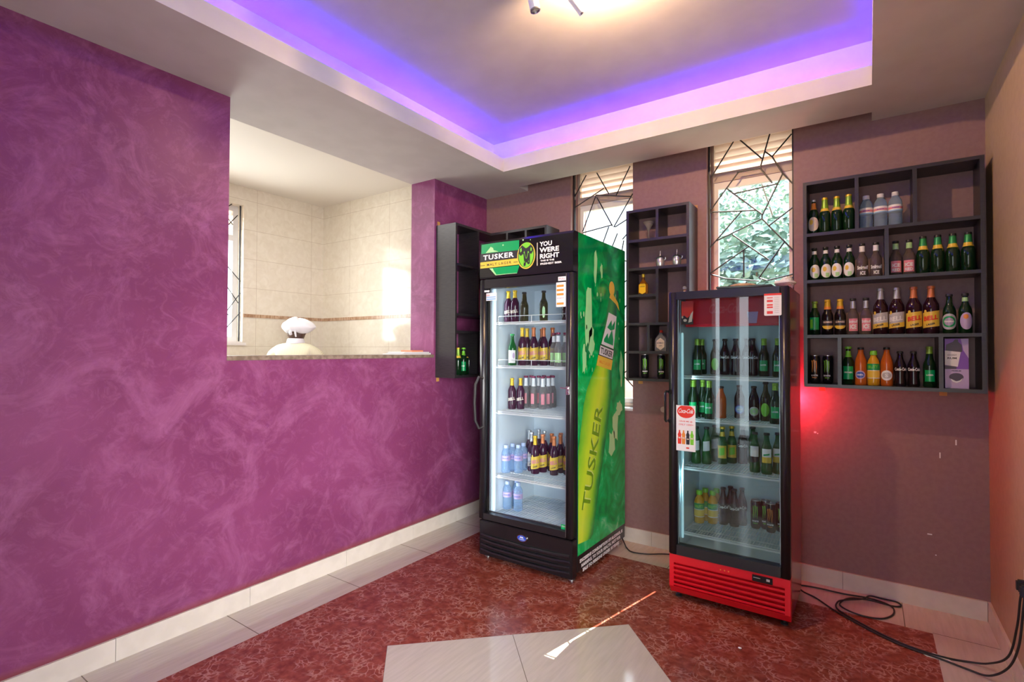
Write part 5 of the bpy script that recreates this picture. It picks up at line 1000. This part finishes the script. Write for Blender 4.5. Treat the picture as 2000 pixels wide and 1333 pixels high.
for s in (-1, 1):
    chain(3, [(s*.13, -.01, 1.345, .060), (s*.19, 0, 1.31, .052), (s*.235, .05, 1.16, .044), (s*.25, .10, 1.05, .038), (s*.23, .22, 1.03, .031), (s*.20, .31, 1.035, .024)])
    w = len(J)-1
    palm = chain(w, [(s*.19, .36, 1.035, (.030, .014))])
    for k, (dx, L) in enumerate(((-.026, .070), (-.009, .080), (.008, .075), (.024, .060))):
        bx_ = s*.19+dx; chain(palm, [(bx_, .392, 1.036, .009), (bx_, .392+L*.45, 1.030, .008), (bx_, .392+L*.8, 1.012, .007)])
    chain(w, [(s*.19-s*.032, .350, 1.03, .010), (s*.19-s*.050, .385, 1.02, .008)])
    chain(0, [(s*.085, 0, .78, .085), (s*.095, .01, .62, .072), (s*.10, .015, .46, .055), (s*.10, -.005, .28, .050), (s*.10, -.02, .10, .036), (s*.105, .03, .045, .034), (s*.11, .12, .032, .030), (s*.112, .17, .028, .022)])
chain(6, [(0, .115, 1.535, .014), (0, .128, 1.525, .010)])                      # nose
for s in (-1, 1): chain(6, [(s*.076, .02, 1.535, (.010, .018)), (s*.086, .012, 1.55, (.007, .016))])   # ears
body = skin('body', J, Ed, 'skin', pk)
for s in (-1, 1): MB().sphere((s*.028, .108, 1.555), .011, 10, 8).build('eye', 'paper', pk, world=False)
MB().sphere((0, .104, 1.492), .016, 10, 6, (1.3, .5, .35)).build('lips', P('lips', (.16, .05, .045), .5), pk, world=False)
SJ = [(0, 0, .80, (.150, .125)), (0, -.01, 1.02, (.145, .115)), (0, -.015, 1.20, (.165, .125)), (0, -.01, 1.345, (.135, .10)), (0, -.002, 1.425, (.080, .068)), (0, .0, 1.452, (.066, .060))]
SE = [(i, i+1) for i in range(5)]
for s in (-1, 1):
    k = len(SJ); SJ += [(s*.14, -.01, 1.365, .076), (s*.21, 0, 1.325, .070), (s*.245, .05, 1.17, .060), (s*.262, .09, 1.08, .056)]; SE += [(3, k), (k, k+1), (k+1, k+2), (k+2, k+3)]
skin('shirt', SJ, SE, 'shirt', pk)
MB().lathe([(.080, 1.43), (.084, 1.44), (.072, 1.478), (.064, 1.480), (.066, 1.455)], (0, .0, 0), 24).build('collar', 'cloth', pk, world=False)
TJ = [(0, 0, .88, (.135, .11))]; TE = []
for s in (-1, 1):
    k = len(TJ); TJ += [(s*.09, 0, .78, .100), (s*.098, .01, .60, .086), (s*.10, .012, .44, .074), (s*.10, -.008, .26, .068), (s*.10, -.02, .10, .062)]; TE += [(0, k)]+[(k+i, k+i+1) for i in range(4)]
skin('trousers', TJ, TE, 'trouser', pk)
for s in (-1, 1): MB().sphere((s*.108, .065, .045), .06, 14, 10, (.85, 2.0, .75)).build('shoe', 'rubber', pk, world=False)
# cap: gathered white cloth
bm = bmesh.new(); bmesh.ops.create_uvsphere(bm, u_segments=40, v_segments=20, radius=1)
for v in bm.verts:
    a_ = math.atan2(v.co.y, v.co.x); zc = v.co.z
    pl_ = 1+.035*math.sin(a_*9+zc*3)+.02*math.sin(a_*17)
    low = max(0, -zc)
    v.co = Vector((v.co.x*.142*pl_*(1-.22*low)+.012, v.co.y*.130*pl_*(1-.2*low), max(zc, -.6)*.088+.010*math.sin(a_*3+1)))
    k_ = max(0, math.cos(a_))**4; v.co.x += .022*k_*(1-abs(zc)); v.co.z -= .012*k_
bm.verts.index_update()
mb = MB(); mb.add([(v.co.x, v.co.y+.015, v.co.z+1.592) for v in bm.verts], [[v.index for v in f.verts] for f in bm.faces], True); bm.free()
cp = mb.build('cap', 'cloth', pk, world=False)
MB().lathe([(.088, 1.545), (.096, 1.55), (.100, 1.575), (.098, 1.60)], (0, .025, 0), 30).build('cap_band', 'cloth', cp, world=False)
MB().tube([(-.018, -.085, 1.552), (-.020, -.088, 1.535), (-.018, -.075, 1.515)], .012, 8, [.010, .016, .013]).tube([(.022, -.083, 1.552), (.024, -.082, 1.53), (.026, -.070, 1.495)], .009, 8, [.008, .010, .007]).build('cap_tie', 'cloth', cp, world=False)
